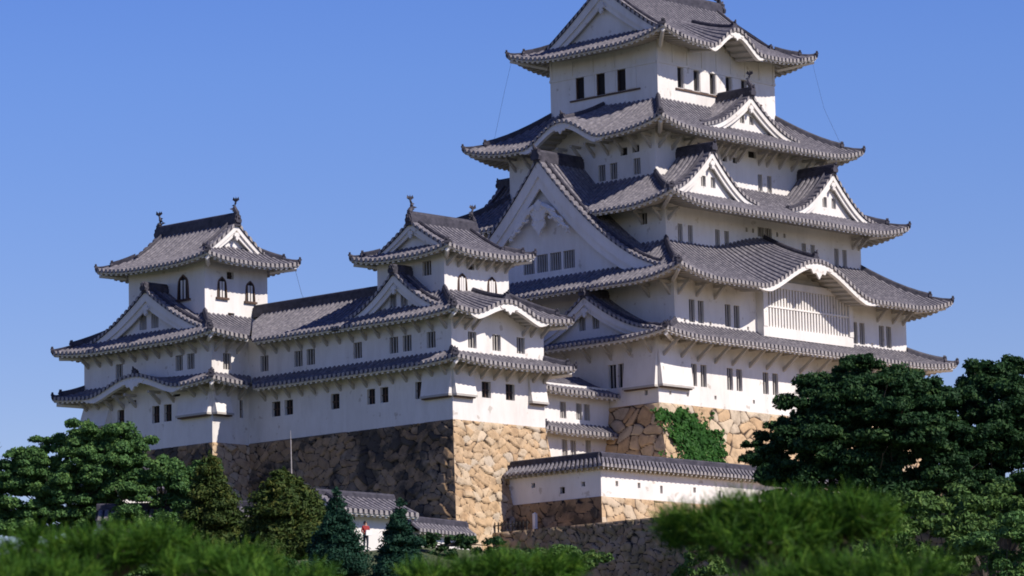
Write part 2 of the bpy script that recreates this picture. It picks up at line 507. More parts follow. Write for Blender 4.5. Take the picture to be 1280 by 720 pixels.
def skirt(root, re_, rw, ze, zt, lift=.7, sides='SWNE', kara=None, skip=None, open_=(), nt=8, kf=.92, fh=.10, valley=None):
    """hipped apron roof: eave rect re_, wall rect rw. open_ = corners without a hip ('SW','NW',...)."""
    kara = kara or {}; skip = skip or {}; valley = valley or {}
    mb = MB()
    T = {'S': rw[2]-re_[2], 'N': re_[3]-rw[3], 'W': rw[0]-re_[0], 'E': re_[1]-rw[1]}
    left = {'S': 'W', 'W': 'N', 'N': 'E', 'E': 'S'}; right = {'S': 'E', 'E': 'N', 'N': 'W', 'W': 'S'}
    H = {}
    karas = []
    for sd_ in sides:
        P, L = frame(re_, sd_)
        lcn = (sd_+left[sd_]) not in open_ and (left[sd_]+sd_) not in open_
        rcn = (sd_+right[sd_]) not in open_ and (right[sd_]+sd_) not in open_
        Tl = T[left[sd_]] if lcn else 0; Tr = T[right[sd_]] if rcn else 0
        t_ = T[sd_]
        kr = kara.get(sd_)
        if kr: kr = (s_of(re_, sd_, kr[0]), kr[1], kr[2])
        h, kw = side_h(L, t_, ze, zt, lift, lcn, rcn, kr, kf=kf)
        def tmax(s, t_=t_, Tl=Tl, Tr=Tr, L=L):
            m = 1.0
            if Tl > 0: m = min(m, s/Tl)
            if Tr > 0: m = min(m, (L-s)/Tr)
            return max(0, t_*m)
        vl = valley.get(sd_)      # ('L'|'R', s position): eave stops there, inner corner valley
        def tmin(s, vl=vl):
            if not vl: return 0
            return max(0, (s-vl[1]) if vl[0] == 'R' else (vl[1]-s))
        H[sd_] = (P, L, h, tmax, kw)
        runs = [(0, L)]
        for (a, b) in skip.get(sd_, ()):
            a, b = sorted((s_of(re_, sd_, a), s_of(re_, sd_, b)))
            nr = []
            for (p, q) in runs:
                if a > p: nr.append((p, min(a, q)))
                if b < q: nr.append((max(b, p), q))
            runs = nr
        for (p, q) in runs:
            smp = rib_samples(p, q)
            tiles(mb, P, h, smp, tmin, tmax, nt)
            es = smp
            if vl: es = [k for k in smp if (k[0] <= vl[1] if vl[0] == 'R' else k[0] >= vl[1])]
            eave(mb, P, h, es, t_, tmax, kw, fh)
        for (a, b) in skip.get(sd_, ()):      # behind a gable wall: tiles only, well inside
            a, b = sorted((s_of(re_, sd_, a), s_of(re_, sd_, b)))
            tiles(mb, P, h, rib_samples(a, b), lambda s: .62, tmax, nt)
        if kr: karas.append((sd_, P, h, kr, t_))
    o = mb.build('roof', CAST, root)
    o['H'] = 0
    del o['H']
    # hips
    cn = {'SW': ('S', 0), 'SE': ('S', 1), 'NE': ('N', 0), 'NW': ('N', 1)}
    for c, (sd_, e) in cn.items():
        if sd_ not in sides or c in open_ or (c[::-1]) in open_: continue
        if (c[1] not in sides): continue
        P, L, h, tm, kw = H[sd_]
        To = T[c[1]]; t_ = T[sd_]
        pts = []
        for k in range(9):
            u = k/8
            s = u*To if e == 0 else L-u*To
            pts.append(P(s, u*t_, h(s, u*t_)+.08))
        hb = MB()
        ridge_run(hb, [pts[0]]+pts[1:3], .2, .16)
        ridge_run(hb, pts[2:], .3, .34)
        ob = hb.build('hip_ridge', CAST, o)
        d = Vector(pts[0])-Vector(pts[4]); d.z = 0; d.normalize()
        for q_, k_ in ((2, 0.85), (0, 0.62)):
            fb = MB()
            finial(fb, pts[q_][0]-d.x*.05, pts[q_][1]-d.y*.05, pts[q_][2]+.03, (d.x, d.y), k_)
            fb.build('ridge_finial', CAST, o)
        # white corner beam under the tip
        cb = MB()
        q0 = Vector(P(.15 if e == 0 else L-.15, .15, h(0 if e == 0 else L, 0)-.36)); q1 = Vector(P(To if e == 0 else L-To, t_, ze-.25))
        q0 = q0+(q1-q0)*.06
        cb.tube([q0, q1], .16, iPL, 4)
        cb.build('corner_beam', CAST, o)
    for sd_, P, h, kr, t_ in karas:
        kara_trim(o, P, h, kr, t_)
    return o, H, T

def kara_trim(o, P, h, kr, t_):
    rb = MB()
    ztop = h(kr[0], 0)
    ridge_run(rb, [P(kr[0], .35+(t_-.4)*k/4, h(kr[0], .35+(t_-.4)*k/4)+.1) for k in range(5)], .3, .3)
    rb.build('gable_ridge', CAST, o)
    fb = MB()
    p = P(kr[0], .35, h(kr[0], .35)+.12); q = P(kr[0], -1, 0); q2 = P(kr[0], 0, 0)
    finial(fb, p[0], p[1], p[2], (q[0]-q2[0], q[1]-q2[1]), .9)
    fb.build('ridge_finial', CAST, o)
    pb = MB()
    k = kr[1]/3.6
    z0 = ztop-.36
    pts = [(-.95, .02), (-.8, -.14), (-.5, -.12), (-.38, -.3), (-.2, -.26), (0, -.5), (.2, -.26), (.38, -.3), (.5, -.12), (.8, -.14), (.95, .02)]
    pb.extr([(kr[0]+a*k, z0+b*k) for a, b in pts], P, .06, .18, iPL)
    pb.build('gable_ornament', CAST, o)

# windows -------------------------------------------------------------
WIN = {}
def window_mesh(w, hgt, kind='bars', n=3):
    key = (round(w, 2), round(hgt, 2), kind, n)
    if key in WIN: return WIN[key]
    mb = MB()
    W2, H2 = w/2, hgt/2
    if kind == 'bell':
        # bell shaped temple window: dark pane, brown frame standing proud, pale bars
        def out(k):
            pts = []
            for a, b in ((-.5, -.5), (-.44, .1), (-.40, .25), (-.30, .36), (-.16, .42), (0, .5), (.16, .42), (.30, .36), (.40, .25), (.44, .1), (.5, -.5)):
                pts.append((a*w*k, b*hgt*(1+(k-1)*.6)))
            return pts
        Pq = lambda s, t, z: (s, t, z)
        a, b = out(1.0), out(1.2)
        mb.poly([(s, -.012, z) for s, z in a], iDK)
        for k in range(len(a)-1):
            mb.poly([(a[k][0], -.09, a[k][1]), (a[k+1][0], -.09, a[k+1][1]), (b[k+1][0], -.09, b[k+1][1]), (b[k][0], -.09, b[k][1])], iWD)
            mb.poly([(a[k][0], -.09, a[k][1]), (a[k+1][0], -.09, a[k+1][1]), (a[k+1][0], 0, a[k+1][1]), (a[k][0], 0, a[k][1])], iWD)
            mb.poly([(b[k][0], -.09, b[k][1]), (b[k+1][0], -.09, b[k+1][1]), (b[k+1][0], 0, b[k+1][1]), (b[k][0], 0, b[k][1])], iWD)
        mb.box(-W2*1.5, W2*1.5, -.16, 0, -H2-.14, -H2+.0, iWD)
        for k in range(n):
            x = -W2+w*(k+1)/(n+1)
            top = H2*.62 if abs(x) > W2*.3 else H2*.78
            mb.box(x-.075, x+.075, -.06, -.014, -H2+.01, top, iPL)
    else:
        d = .24
        mb.poly([(-W2, d-.004, -H2), (W2, d-.004, -H2), (W2, d-.004, H2), (-W2, d-.004, H2)], iDK)
        if kind == 'bars':
            for k in range(n):
                x = -W2+w*(k+1)/(n+1)
                mb.box(x-.04, x+.04, .09, .17, -H2+.003, H2-.003, iPB)
        elif kind == 'cross':
            for k in range(n):
                x = -W2+w*(k+1)/(n+1)
                mb.box(x-.025, x+.025, .09, .14, -H2+.003, H2-.003, iWD)
            mb.box(-W2+.003, W2-.003, .145, .18, -.03, .03, iWD)
        elif kind == 'shutter':
            mb.box(-W2+.003, -W2+.05, .05, .2, -H2+.003, H2-.003, iWD)
    o = mb.build('window', CAST)
    WIN[key] = o.data
    bpy.data.objects.remove(o)
    return WIN[key]

def walls(root, rect, z0, z1, wins=None, name='wall', extra=None, label=None, wz=None):
    """storey walls as one mesh with real window recesses; wins {'S': [(c, zc, w, h, kind, n)]}"""
    mb = MB(); wins = wins or {}
    todo = []
    for sd_ in 'SWNE':
        P, L = frame(rect, sd_)
        holes = []
        for (c, zc, w, hh, kind, n) in wins.get(sd_, ()):
            s = s_of(rect, sd_, c)
            todo.append((window_mesh(w, hh, kind, n), P(s, 0, zc), ROT[sd_]))
            if kind != 'bell': holes.append((s-w/2, s+w/2, zc-hh/2, zc+hh/2))
        ss = sorted({0, L, *[a for q in holes for a in q[:2]]}); zs = sorted({z0, z1, *[a for q in holes for a in q[2:]]})
        for i in range(len(ss)-1):
            for j in range(len(zs)-1):
                a, b, c, d = ss[i], ss[i+1], zs[j], zs[j+1]
                ms, mz = (a+b)/2, (c+d)/2
                if any(q[0] < ms < q[1] and q[2] < mz < q[3] for q in holes): continue
                mb.poly([P(a, 0, c), P(b, 0, c), P(b, 0, d), P(a, 0, d)], iPL)
        for (a, b, c, d) in holes:
            for q in ([(a, c), (b, c)], [(b, c), (b, d)], [(b, d), (a, d)], [(a, d), (a, c)]):
                mb.poly([P(q[0][0], 0, q[0][1]), P(q[1][0], 0, q[1][1]), P(q[1][0], .25, q[1][1]), P(q[0][0], .25, q[0][1])], iPL)
    x0, x1, y0, y1 = rect
    mb.poly([(x0, y0, z1), (x1, y0, z1), (x1, y1, z1), (x0, y1, z1)], iPL)
    if extra: extra(mb)
    o = mb.build(name, CAST, root)
    if label: o['label'] = label
    for me, p, rz in todo: inst(me, 'window', o, p, rz)
    return o

def kara_fill(re_, rw, side, kara, ze):
    """wall strip that closes the arch under an undulating gable"""
    def fn(mb):
        P, L = frame(rw, side)
        c, half, rise = s_of(rw, side, kara[0]), kara[1], kara[2]
        T = {'S': rw[2]-re_[2], 'W': rw[0]-re_[0]}[side]
        cols = []
        for k in range(25):
            x = -1+2*k/24
            z = ze+rise*(0.5+0.5*math.cos(math.pi*x))**.92-.28+.08*T+.03
            cols.append([P(c+x*half, -.004, ze-.3), P(c+x*half, -.004, z)])
        mb.grid(cols, iPL)
    return fn

# gables -------------------------------------------------------------
def ornament(parent, P, s, t, z, k, fancy=False):
    mb = MB()
    if not fancy:
        pts = [(0, .42), (.22, .38), (.4, .1), (.3, -.08), (.16, -.02), (.2, -.3), (0, -.55), (-.2, -.3), (-.16, -.02), (-.3, -.08), (-.4, .1), (-.22, .38)]
        mb.extr([(s+a*k, z+b*k) for a, b in pts], P, t-.08, t+.1, iPL)
    else:
        pts = [(0, .95), (.28, .75), (.5, .35), (.62, -.1), (.42, -.35), (.5, -.8), (.2, -1.05), (0, -1.45), (-.2, -1.05), (-.5, -.8), (-.42, -.35), (-.62, -.1), (-.5, .35), (-.28, .75)]
        mb.extr([(s+a*k, z+b*k) for a, b in pts], P, t-.1, t+.1, iPL)
        for sgn in (-1, 1):
            for (cx, cz, r, a0, a1, w) in ((1.05, -.15, .42, 2.6, -2.6, .16), (1.75, -.75, .36, 2.7, -2.4, .14), (2.35, -1.3, .26, 2.7, -2.2, .11), (.42, .1, .3, 2.8, -2.6, .09), (.36, -.6, .26, 2.8, -2.6, .08)):
                q = []
                for i in range(11):
                    a = a0+(a1-a0)*i/10
                    rr = r*(1-.55*i/10)
                    q.append(P(s+sgn*(cx+rr*math.cos(a))*k, t-.08, z+(cz+rr*math.sin(a))*k))
                mb.tube(q, [w*k*(1-.4*i/10) for i in range(11)], iPL, 5)
            q = [P(s+sgn*a*k, t-.02, z+b*k) for a, b in ((.3, .55), (.8, .3), (1.4, -.3), (2.0, -.85), (2.6, -1.5))]
            mb.tube(q, [.2*k, .22*k, .2*k, .16*k, .06*k], iPL, 5)
    return mb.build('gable_ornament', CAST, parent)

def gable_front(o, P, s0, prof, wm, tf, hb, bw=.42, inset=.5, ridge_to=None, zr=None, wins=(), fancy=False, orn=.8, fin=1.0, fish=False):
    """everything at a gable's open end: verge tiles, barge boards, wall, ornament, ridge"""
    vb = MB()
    for sgn in (-1, 1):
        W = wm[0] if sgn < 0 else wm[1]
        smp = rib_samples(.12, W, .40, .14)
        rib_grid(vb, [[P(s0+sgn*x, tf-.04, prof(x)+.05+b), P(s0+sgn*x, tf+.5, prof(x)+.05+b)] for x, b, w in smp], smp)
        for (x, b, w), (x2, b2, w2) in zip(smp[:-1], smp[1:]):
            on_rib = w and w2
            vb.poly([P(s0+sgn*x, tf-.04, prof(x)+.05+b), P(s0+sgn*x2, tf-.04, prof(x2)+.05+b2), P(s0+sgn*x2, tf-.04, prof(x2)-.07), P(s0+sgn*x, tf-.04, prof(x)-.07)], iTE if on_rib else iRG)
        n = 14
        ridge_run(vb, [P(s0+sgn*(.25+(W*.93-.25)*k/n), tf+.62, prof(.25+(W*.93-.25)*k/n)+.08) for k in range(n+1)], .22, .26)
        p = P(s0+sgn*W*.93, tf+.62, prof(W*.93)+.12); q = P(s0+sgn*(W*.93+1), tf+.62, 0)
        finial(vb, p[0], p[1], p[2], (q[0]-p[0], q[1]-p[1]), .62*fin)
    vb.build('verge_tiles', CAST, o)
    bb = MB()
    for sgn in (-1, 1):
        W = wm[0] if sgn < 0 else wm[1]
        n = 16
        def ring(x, t0, t1, za, zb): return [P(s0+sgn*x, t1, za), P(s0+sgn*x, t0, za), P(s0+sgn*x, t0, zb), P(s0+sgn*x, t1, zb)]
        xs = [W*k/n for k in range(n+1)]
        lo = lambda x, d: min(prof(x)-.08, max(prof(x)-.07-d, hb(s0+sgn*x, tf+.25)-.08))
        bb.grid([ring(x, tf+.05, tf+.17, prof(x)-.07, lo(x, bw*(.85-.25*x/W))) for x in xs], iPL)
        bb.grid([ring(x, tf+.17, tf+.30, prof(x)-.06, lo(x, bw*(1.5-.55*x/W))) for x in xs], iPL)
        bb.grid([[P(s0+sgn*x, tf+.28, lo(x, bw*.6)), P(s0+sgn*x, tf+inset+.02, lo(x, bw*.6))] for x in xs], iPL)
    bb.build('barge_board', CAST, o)
    gb = MB()
    xs = [-wm[0]+(wm[0]+wm[1])*k/40 for k in range(41)]
    tt = tf+inset
    holes = [(s0+c-w/2, s0+c+w/2, zc-hh/2, zc+hh/2) for (c, zc, w, hh, kind, n) in wins]
    def bot(s): return hb(s, tt)-.15
    if not holes:
        gb.grid([[P(s0+x, tt, min(bot(s0+x), prof(abs(x))-.1)), P(s0+x, tt, prof(abs(x))-.06)] for x in xs], iPL)
    else:
        za, zb = holes[0][2], holes[0][3]
        cuts = sorted({*xs, *[q-s0 for hh_ in holes for q in hh_[:2]]})
        for a, b in zip(cuts[:-1], cuts[1:]):
            m = s0+(a+b)/2
            cl = lambda z, x: max(min(z, prof(abs(x))-.06), min(bot(s0+x), prof(abs(x))-.1))
            inh = any(q[0] < m < q[1] for q in holes)
            for lo, hi in ((None, za), (za, zb), (zb, None)):
                if inh and lo == za: continue
                f0 = lambda x: bot(s0+x) if lo is None else cl(lo, x)
                f1 = lambda x: prof(abs(x))-.06 if hi is None else cl(hi, x)
                gb.poly([P(s0+a, tt, min(f0(a), f1(a))), P(s0+b, tt, min(f0(b), f1(b))), P(s0+b, tt, f1(b)), P(s0+a, tt, f1(a))], iPL)
        for (a, b, c, d) in holes:
            for q in ([(a, c), (b, c)], [(b, c), (b, d)], [(b, d), (a, d)], [(a, d), (a, c)]):
                gb.poly([P(q[0][0], tt, q[0][1]), P(q[1][0], tt, q[1][1]), P(q[1][0], tt+.25, q[1][1]), P(q[0][0], tt+.25, q[0][1])], iPL)
    gb.build('gable_wall', CAST, o)
    o_, a_ = P(0, 0, 0), P(1, 0, 0)
    rz = math.atan2(a_[1]-o_[1], a_[0]-o_[0])
    for (c, zc, w, hh, kind, n) in wins:
        inst(window_mesh(w, hh, kind, n), 'gable_window', o, P(s0+c, tt, zc), rz)
    if orn: ornament(o, P, s0, tf+.09, prof(0)-(bw*1.5+orn*1.75 if fancy else bw*1.45+orn*.30), orn, fancy)
    if ridge_to:
        rb = MB()
        ridge_run(rb, [P(s0, tf-.08+(ridge_to-tf+.08)*k/4, zr) for k in range(5)], .42*fin**.5, .46*fin**.5)
        rb.build('ridge', CAST, o)
    fb = MB()
    p = P(s0, tf-.1, (zr or prof(0))+.12); q = P(s0, tf-1.1, 0)
    finial(fb, p[0], p[1], p[2]-.12, (q[0]-p[0], q[1]-p[1]), .95*fin)
    if fish: shachi(fb, p[0]-(q[0]-p[0])*.3, p[1]-(q[1]-p[1])*.3, p[2]+.3, (q[0]-p[0], q[1]-p[1]), .75)
    fb.build('ridge_finial', CAST, o)

def dormer(root, P, hb, s0, w, tf, tb, zr, zf, qp=1.6, bw=.42, name='dormer_gable', label=None, wmaxlim=None, **kw):
    def prof(x):
        u = min(1, x/w)
        return zr-(zr-zf)*(1-(1-u)**qp)-max(0, x-w)*.3
    def wmax(t, sgn):
        x = 0
        lim = wmaxlim if wmaxlim else w*1.15
        while x < lim and prof(x) > hb(s0+sgn*x, t)-.04: x += .06
        return max(x, .2)
    mb = MB()
    smp = rib_samples(tf+.45, tb, PER, AMP)
    nx = 14
    for sgn in (-1, 1):
        cols = []
        for t, b, _ in smp:
            W = wmax(t, sgn)
            cols.append([P(s0+sgn*W*k/nx, t, prof(W*k/nx)+b) for k in range(nx+1)])
        rib_grid(mb, cols, smp)
    o = mb.build(name, CAST, root)
    if label: o['label'] = label
    gable_front(o, P, s0, prof, (wmax(tf, -1), wmax(tf, 1)), tf, hb, bw=bw, ridge_to=tb, zr=zr+.1, **kw)
    return o

def irimoya(root, rect, axis, ze, zr, gv, lift=.6, bw=.35, kara=None, orn=.7, wins=(), fish=True, fin=1.0, ov=1.2):
    """hip-and-gable top roof"""
    x0, x1, y0, y1 = rect
    T = (y1-y0)/2 if axis == 'x' else (x1-x0)/2
    Rr = zr-ze
    longs, ends = ('SN', 'WE') if axis == 'x' else ('WE', 'SN')
    mb = MB(); Hs = {}
    kar = None
    for sd_ in longs+ends:
        P, L = frame(rect, sd_)
        kr = None
        if kara and kara[0] == sd_: kr = (s_of(rect, sd_, kara[1]), kara[2], kara[3])
        _, kw = side_h(L, T, ze, zr, lift, kara=kr)
        Rl = min(5.0, L*.42)
        def h(s, t, L=L, Rl=Rl, kr=kr):
            u = min(1, max(0, t/T))
            z = ze+Rr*(.60*u+.40*u**1.7)
            c = max(0, 1-max(s, 0)/Rl)**2.2+max(0, 1-max(L-s, 0)/Rl)**2.2
            z += lift*c*max(0, 1-t/(gv+1.2))
            if kr:
                x = abs(s-kr[0])/kr[1]
                if x < 1: z += kr[2]*(0.5+0.5*math.cos(math.pi*x))**.92*max(0, 1-t/4.4)
            return z
        if sd_ in longs:
            tmax = lambda s, L=L: T if gv <= s <= L-gv else max(0, min(s, L-s))
            smp = rib_samples(0, L, extra=(gv, L-gv)); nt = 12
        else:
            tmax = lambda s, L=L: max(0, min(s, L-s, gv+.55))
            smp = rib_samples(0, L); nt = 5
        tiles(mb, P, h, smp, lambda s: 0, tmax, nt)
        em = lambda s, L=L: max(0, min(s, L-s))
        eave(mb, P, h, smp, ov+.1, em, kw)
        Hs[sd_] = (P, L, h)
        if kr: kar = (P, h, kr)
    o = mb.build('roof', CAST, root)
    if kar: kara_trim(o, kar[0], kar[1], kar[2], 4.2)
    for sd_ in ends:
        P, L, h = Hs[sd_]
        Lh = Hs[longs[0]][2]
        mid = Hs[longs[0]][1]/2
        prof = lambda x: ze+Rr*(.60*(1-x/T)+.40*max(0, 1-x/T)**1.7)
        gable_front(o, P, T, prof, (T-gv, T-gv), gv, h, bw=bw, zr=zr+.1, orn=orn, wins=wins if sd_ == ends[0] else (), fish=fish, fin=fin)
    rb = MB()
    P, L, h = Hs[longs[0]]
    ridge_run(rb, [P(gv-.1+(L-2*gv+.2)*k/6, T, zr+.1) for k in range(7)], .46, .55)
    rb.build('ridge', CAST, o)
    P, L, h = Hs['S']; Pn, Ln, hn = Hs['N']
    for (P, L, h, e) in ((P, L, h, 0), (P, L, h, 1), (Pn, Ln, hn, 0), (Pn, Ln, hn, 1)):
        pts = []
        for k in range(6):
            t = (gv+.3)*k/5
            s = t if e == 0 else L-t
            pts.append(P(s, t, h(s, t)+.08))
        hb = MB()
        ridge_run(hb, pts[:3], .2, .16); ridge_run(hb, pts[2:], .28, .3)
        hb.build('hip_ridge', CAST, o)
        d = Vector(pts[0])-Vector(pts[3]); d.z = 0; d.normalize()
        for q_, k_ in ((2, 0.75), (0, 0.6)):
            fb = MB()
            finial(fb, pts[q_][0]-d.x*.05, pts[q_][1]-d.y*.05, pts[q_][2]+.03, (d.x, d.y), k_)
            fb.build('ridge_finial', CAST, o)
        cb = MB()
        q0 = Vector(P(.2 if e == 0 else L-.2, .2, h(0 if e == 0 else L, 0)-.36)); q1 = Vector(P(ov if e == 0 else L-ov, ov, ze-.15))
        cb.tube([q0, q1], .15, iPL, 4)
        cb.build('corner_beam', CAST, o)
    return o, Hs

def stone_drop(root, rect, side, c0, c1, zt, zb, dep=.55, name='stone_drop_bay'):
    """flared machicolation bay"""
    P, L = frame(rect, side)
    a, b = sorted((s_of(rect, side, c0), s_of(rect, side, c1)))
    mb = MB()
    zl = zb+.22
    mb.hexa([P(a, -dep, zl), P(b, -dep, zl), P(b, -.005, zl), P(a, -.005, zl), P(a, -.03, zt), P(b, -.03, zt), P(b, -.005, zt), P(a, -.005, zt)], iPL)
    mb.fbox(P, a-.03, b+.03, -dep-.04, -.006, zb+.08, zl-.002, iPB)
    mb.fbox(P, a+.05, b-.05, -dep+.06, -.006, zb, zb+.078, iWD)
    return mb.build(name, CAST, root)

# ------------------------------------------------------------------ stone faces
def stone_face(P, Ltop, zt, zb, of, olf, orf, cw, ch, seed, step=.08, amp=.14, ew=.17):
    """battered face; of(v)/olf/orf give the outward batter of this face and of the two neighbours at depth v"""
    H = zt-zb
    nu = int(Ltop/step)+2; nv = int(H/step)+2
    g = np.random.default_rng(seed)
    U, V = np.meshgrid(np.linspace(0, 1, nu), np.linspace(0, H, nv), indexing='ij')
    ol, orr, o = olf(V), orf(V), of(V)
    S = -ol+U*(Ltop+ol+orr)
    # domain-warped jittered cells -> stones
    X = (S+.5*np.sin(V*1.3+seed)*.25+.14*np.sin(V*3.1+S*2.1))/cw+50
    Y = (V+.22*np.sin(S*.9+seed*2)+.12*np.sin(S*2.7+1.3*V))/ch+50
    ncx, ncy = int(X.max())+4, int(Y.max())+4
    jx = g.random((ncx, ncy))*.9; jy = g.random((ncx, ncy))*.9; cv = g.random((ncx, ncy)); sz = g.random((ncx, ncy))*.20
    ix, iy = X.astype(int), Y.astype(int)
    d1 = np.full(X.shape, 9.); d2 = np.full(X.shape, 9.); cid = np.zeros(X.shape); oid = np.zeros(X.shape); t1 = np.zeros(X.shape); t2 = np.zeros(X.shape)
    for a in (-2, -1, 0, 1, 2):
        for b in (-2, -1, 0, 1, 2):
            jx_, jy_ = ix+a, iy+b
            px, py = jx_+jx[jx_, jy_], jy_+jy[jx_, jy_]
            d = np.sqrt((X-px)**2+(Y-py)**2)-sz[jx_, jy_]
            nw = d < d1
            d2 = np.where(nw, d1, np.minimum(d2, d)); d1 = np.where(nw, d, d1)
            cid = np.where(nw, cv[jx_, jy_], cid)
            t1 = np.where(nw, X-px, t1); t2 = np.where(nw, Y-py, t2)
    e = np.clip((d2-d1)/ew, 0, 1)
    fade = np.clip(np.minimum(U, 1-U)*Ltop/.35, 0, 1)*np.clip(V/.1, 0, 1)
    tx = (np.modf(cid*37.7)[0]-.5)*.12; ty = (np.modf(cid*91.3)[0]-.5)*.12
    disp = (amp*(e**.5)+(np.modf(cid*13.3)[0]-.5)*amp*1.1+t1*tx+t2*ty)*fade-amp*.5*fade
    O = np.array(P(0, 0, 0)); A = np.array(P(1, 0, 0))-O; I = np.array(P(0, 1, 0))-O
    t = -(o+disp)
    pts = O[None, None]+S[..., None]*A+t[..., None]*I
    pts[..., 2] = zt-V
    idx = np.arange(nu*nv).reshape(nu, nv)
    f = np.stack([idx[:-1, :-1], idx[1:, :-1], idx[1:, 1:], idx[:-1, 1:]], -1).reshape(-1, 4)
    return pts.reshape(-1, 3), f, cid.ravel(), e.ravel()

def stone_base(name, rect, zt, zb, label, mats, sides, batter, cell=(1.05, .75), seed=1, step=.08, amp=.14, ew=.17, parent=None, cat='stone base'):
    """mats per side; batter per side = offset at the bottom"""
    vs_, fs, cs, es, ms = [], [], [], [], []
    ml = []
    H = zt-zb
    left = {'S': 'W', 'W': 'N', 'N': 'E', 'E': 'S'}; right = {'S': 'E', 'E': 'N', 'N': 'W', 'W': 'S'}
    nb = 0
    fn = {k: (lambda V, k=k: batter.get(k, 0)*(.72*(V/H)+.28*(V/H)**2.2)) for k in 'SWNE'}
    for k, sd_ in enumerate(sides):
        P, L = frame(rect, sd_)
        v, f, c, e = stone_face(P, L, zt, zb, fn[sd_], fn[left[sd_]], fn[right[sd_]], cell[0], cell[1], seed+k*7, step, amp, ew)
        vs_.append(v); fs.append(f+nb); cs.append(c); es.append(e)
        m = mats.get(sd_, list(mats.values())[0])
        if m not in ml: ml.append(m)
        ms.append(np.full(len(f), ml.index(m)))
        nb += len(v)
    # top cap
    x0, x1, y0, y1 = rect
    cap = np.array([(x0, y0, zt), (x1, y0, zt), (x1, y1, zt), (x0, y1, zt)])
    vs_.append(cap); fs.append(np.array([[nb, nb+1, nb+2, nb+3]])); cs.append(np.full(4, .5)); es.append(np.ones(4)); ms.append(np.zeros(1))
    org = (0, 0, 0) if parent is None else tuple(root_loc(parent))
    if parent is None: org = ((x0+x1)/2, (y0+y1)/2, zb)
    ob = npmesh(name, np.concatenate(vs_), np.concatenate(fs), ml, parent, org, np.concatenate(ms).astype(np.int32), True,
                {'cell': np.concatenate(cs), 'edge': np.concatenate(es)})
    if parent is None: tag(ob, label, cat)
    elif label: ob['label'] = label
    return ob

# ================================================================== terrain
def terrain_h(x, y):
    if x > -15.4 and y > -47.9 and x < 46 and y < 62: return -9.4
    dx = max(-47-x, 0, x-50); dy = max(-20-y, 0, y-64)
    d = math.hypot(dx, dy)
    b = -14.4 if (x > -29 and y < -1) else -12.4
    k = min(1, (d/90)**.62)
    z = b+(-30.75-b)*k
    return z+.25*math.sin(x*.13)*math.cos(y*.11)*min(1, d/10)
xs = sorted({*[-6000, -3000, -1500, -800, -500, -350, -280], *np.arange(-240, 140, 8).tolist(), -15.45, -15.35, 46.1, 45.9, *[200, 300, 500, 900, 1800, 3500, 6000]})
ys = sorted({*[-6000, -3000, -1500, -800, -500, -350, -280], *np.arange(-240, 140, 8).tolist(), -47.95, -47.8, 62.1, 61.9, *[200, 300, 500, 900, 1800, 3500, 6000]})
g = MB()
g.grid([[(x, y, terrain_h(x, y)) for y in ys] for x in xs], 0)
tag(g.build('ground', [GRASS], smooth=False), kind='structure')
tp = MB()
tp.poly([(-15.3, -47.7, -9.396), (45.8, -47.7, -9.396), (45.8, 61, -9.396), (-15.3, 61, -9.396)], 0)
tag(tp.build('terrace_path', [GRAVEL]), kind='structure')

# ================================================================== main keep
K = empty('main_keep', (14.7, 11.3, 0), 'tallest white castle tower with five stacked grey roofs and a broad west gable', 'castle keep')
F1 = (0, 29.4, 0, 22.7); F2 = (1.88, 27.58, 0, 22.7); F3 = (3.9, 25.56, 2.3, 20.4); F4 = (5.6, 23.85, 4.5, 18.2); F6 = (8.17, 21.23, 6.3, 16.4)
B = lambda c, z, w=.62, h=1.5, n=1: (c, z, w, h, 'bars', n)
# storey 1
w1 = walls(K, F1, 0, 4.75, {
    'S': [B(c, 2.1) for c in (3.7, 4.72, 7.5, 8.5, 11.35, 12.4, 15.25, 16.3, 19.1, 20.1, 23, 24)]+[(c, .72, .22, .26, 'hole', 0) for c in (1.2, 3.0, 5.9, 10, 13.8, 17.6, 21.5)],
    'W': [B(4.05, 2.1, .68, 1.6), B(3.2, 2.1, .68, 1.6)]+[(c, .75, .26, .34, 'hole', 0) for c in (1.1, 3.6)]})
E1 = (-1.5, 30.95, -2.0, 24.7)
r1, H1, T1 = skirt(K, E1, F2, 4.3, 5.45, .42, fh=.13)
brackets(r1, F1, 'S', [.45+1.84*k for k in range(16)], 4.25, 1.5, 1.25)
brackets(r1, F1, 'W', [.45, 2.3, 4.1, 6, 8, 10, 12], 4.32, 1.0, 1.15)
stone_drop(K, F1, 'S', .02, 3.2, 4.2, 1.0, .36)
stone_drop(K, F1, 'W', .02, 3.0-.15, 4.2, .95, .36)
# storey 2
karaS2 = (14.5, 6.3, 2.25)
E2 = (-.5, 29.95, -2.56, 25.3)
w2 = walls(K, F2, 5.2, 8.9, {
    'S': [B(c, 6.45, .6, 1.55) for c in (3.68, 4.62, 7.47, 8.42, 21.55, 22.4, 24.65, 25.5)]+[(c, 5.75, .2, .24, 'hole', 0) for c in (2.9, 5.6, 9.6, 23.5)]},
    extra=kara_fill(E2, F2, 'S', karaS2, 8.3))
r2, H2, T2 = skirt(K, E2, F3, 8.3, 11.5, .8, kara={'S': karaS2}, kf=.5)
brackets(r2, F2, 'S', [2.3, 4.2, 6.1, 24.2, 26.0, 27.2], 8.3, .85, .9)
brackets(r2, F2, 'W', [.4, 2.2], 8.3, .85, .9)
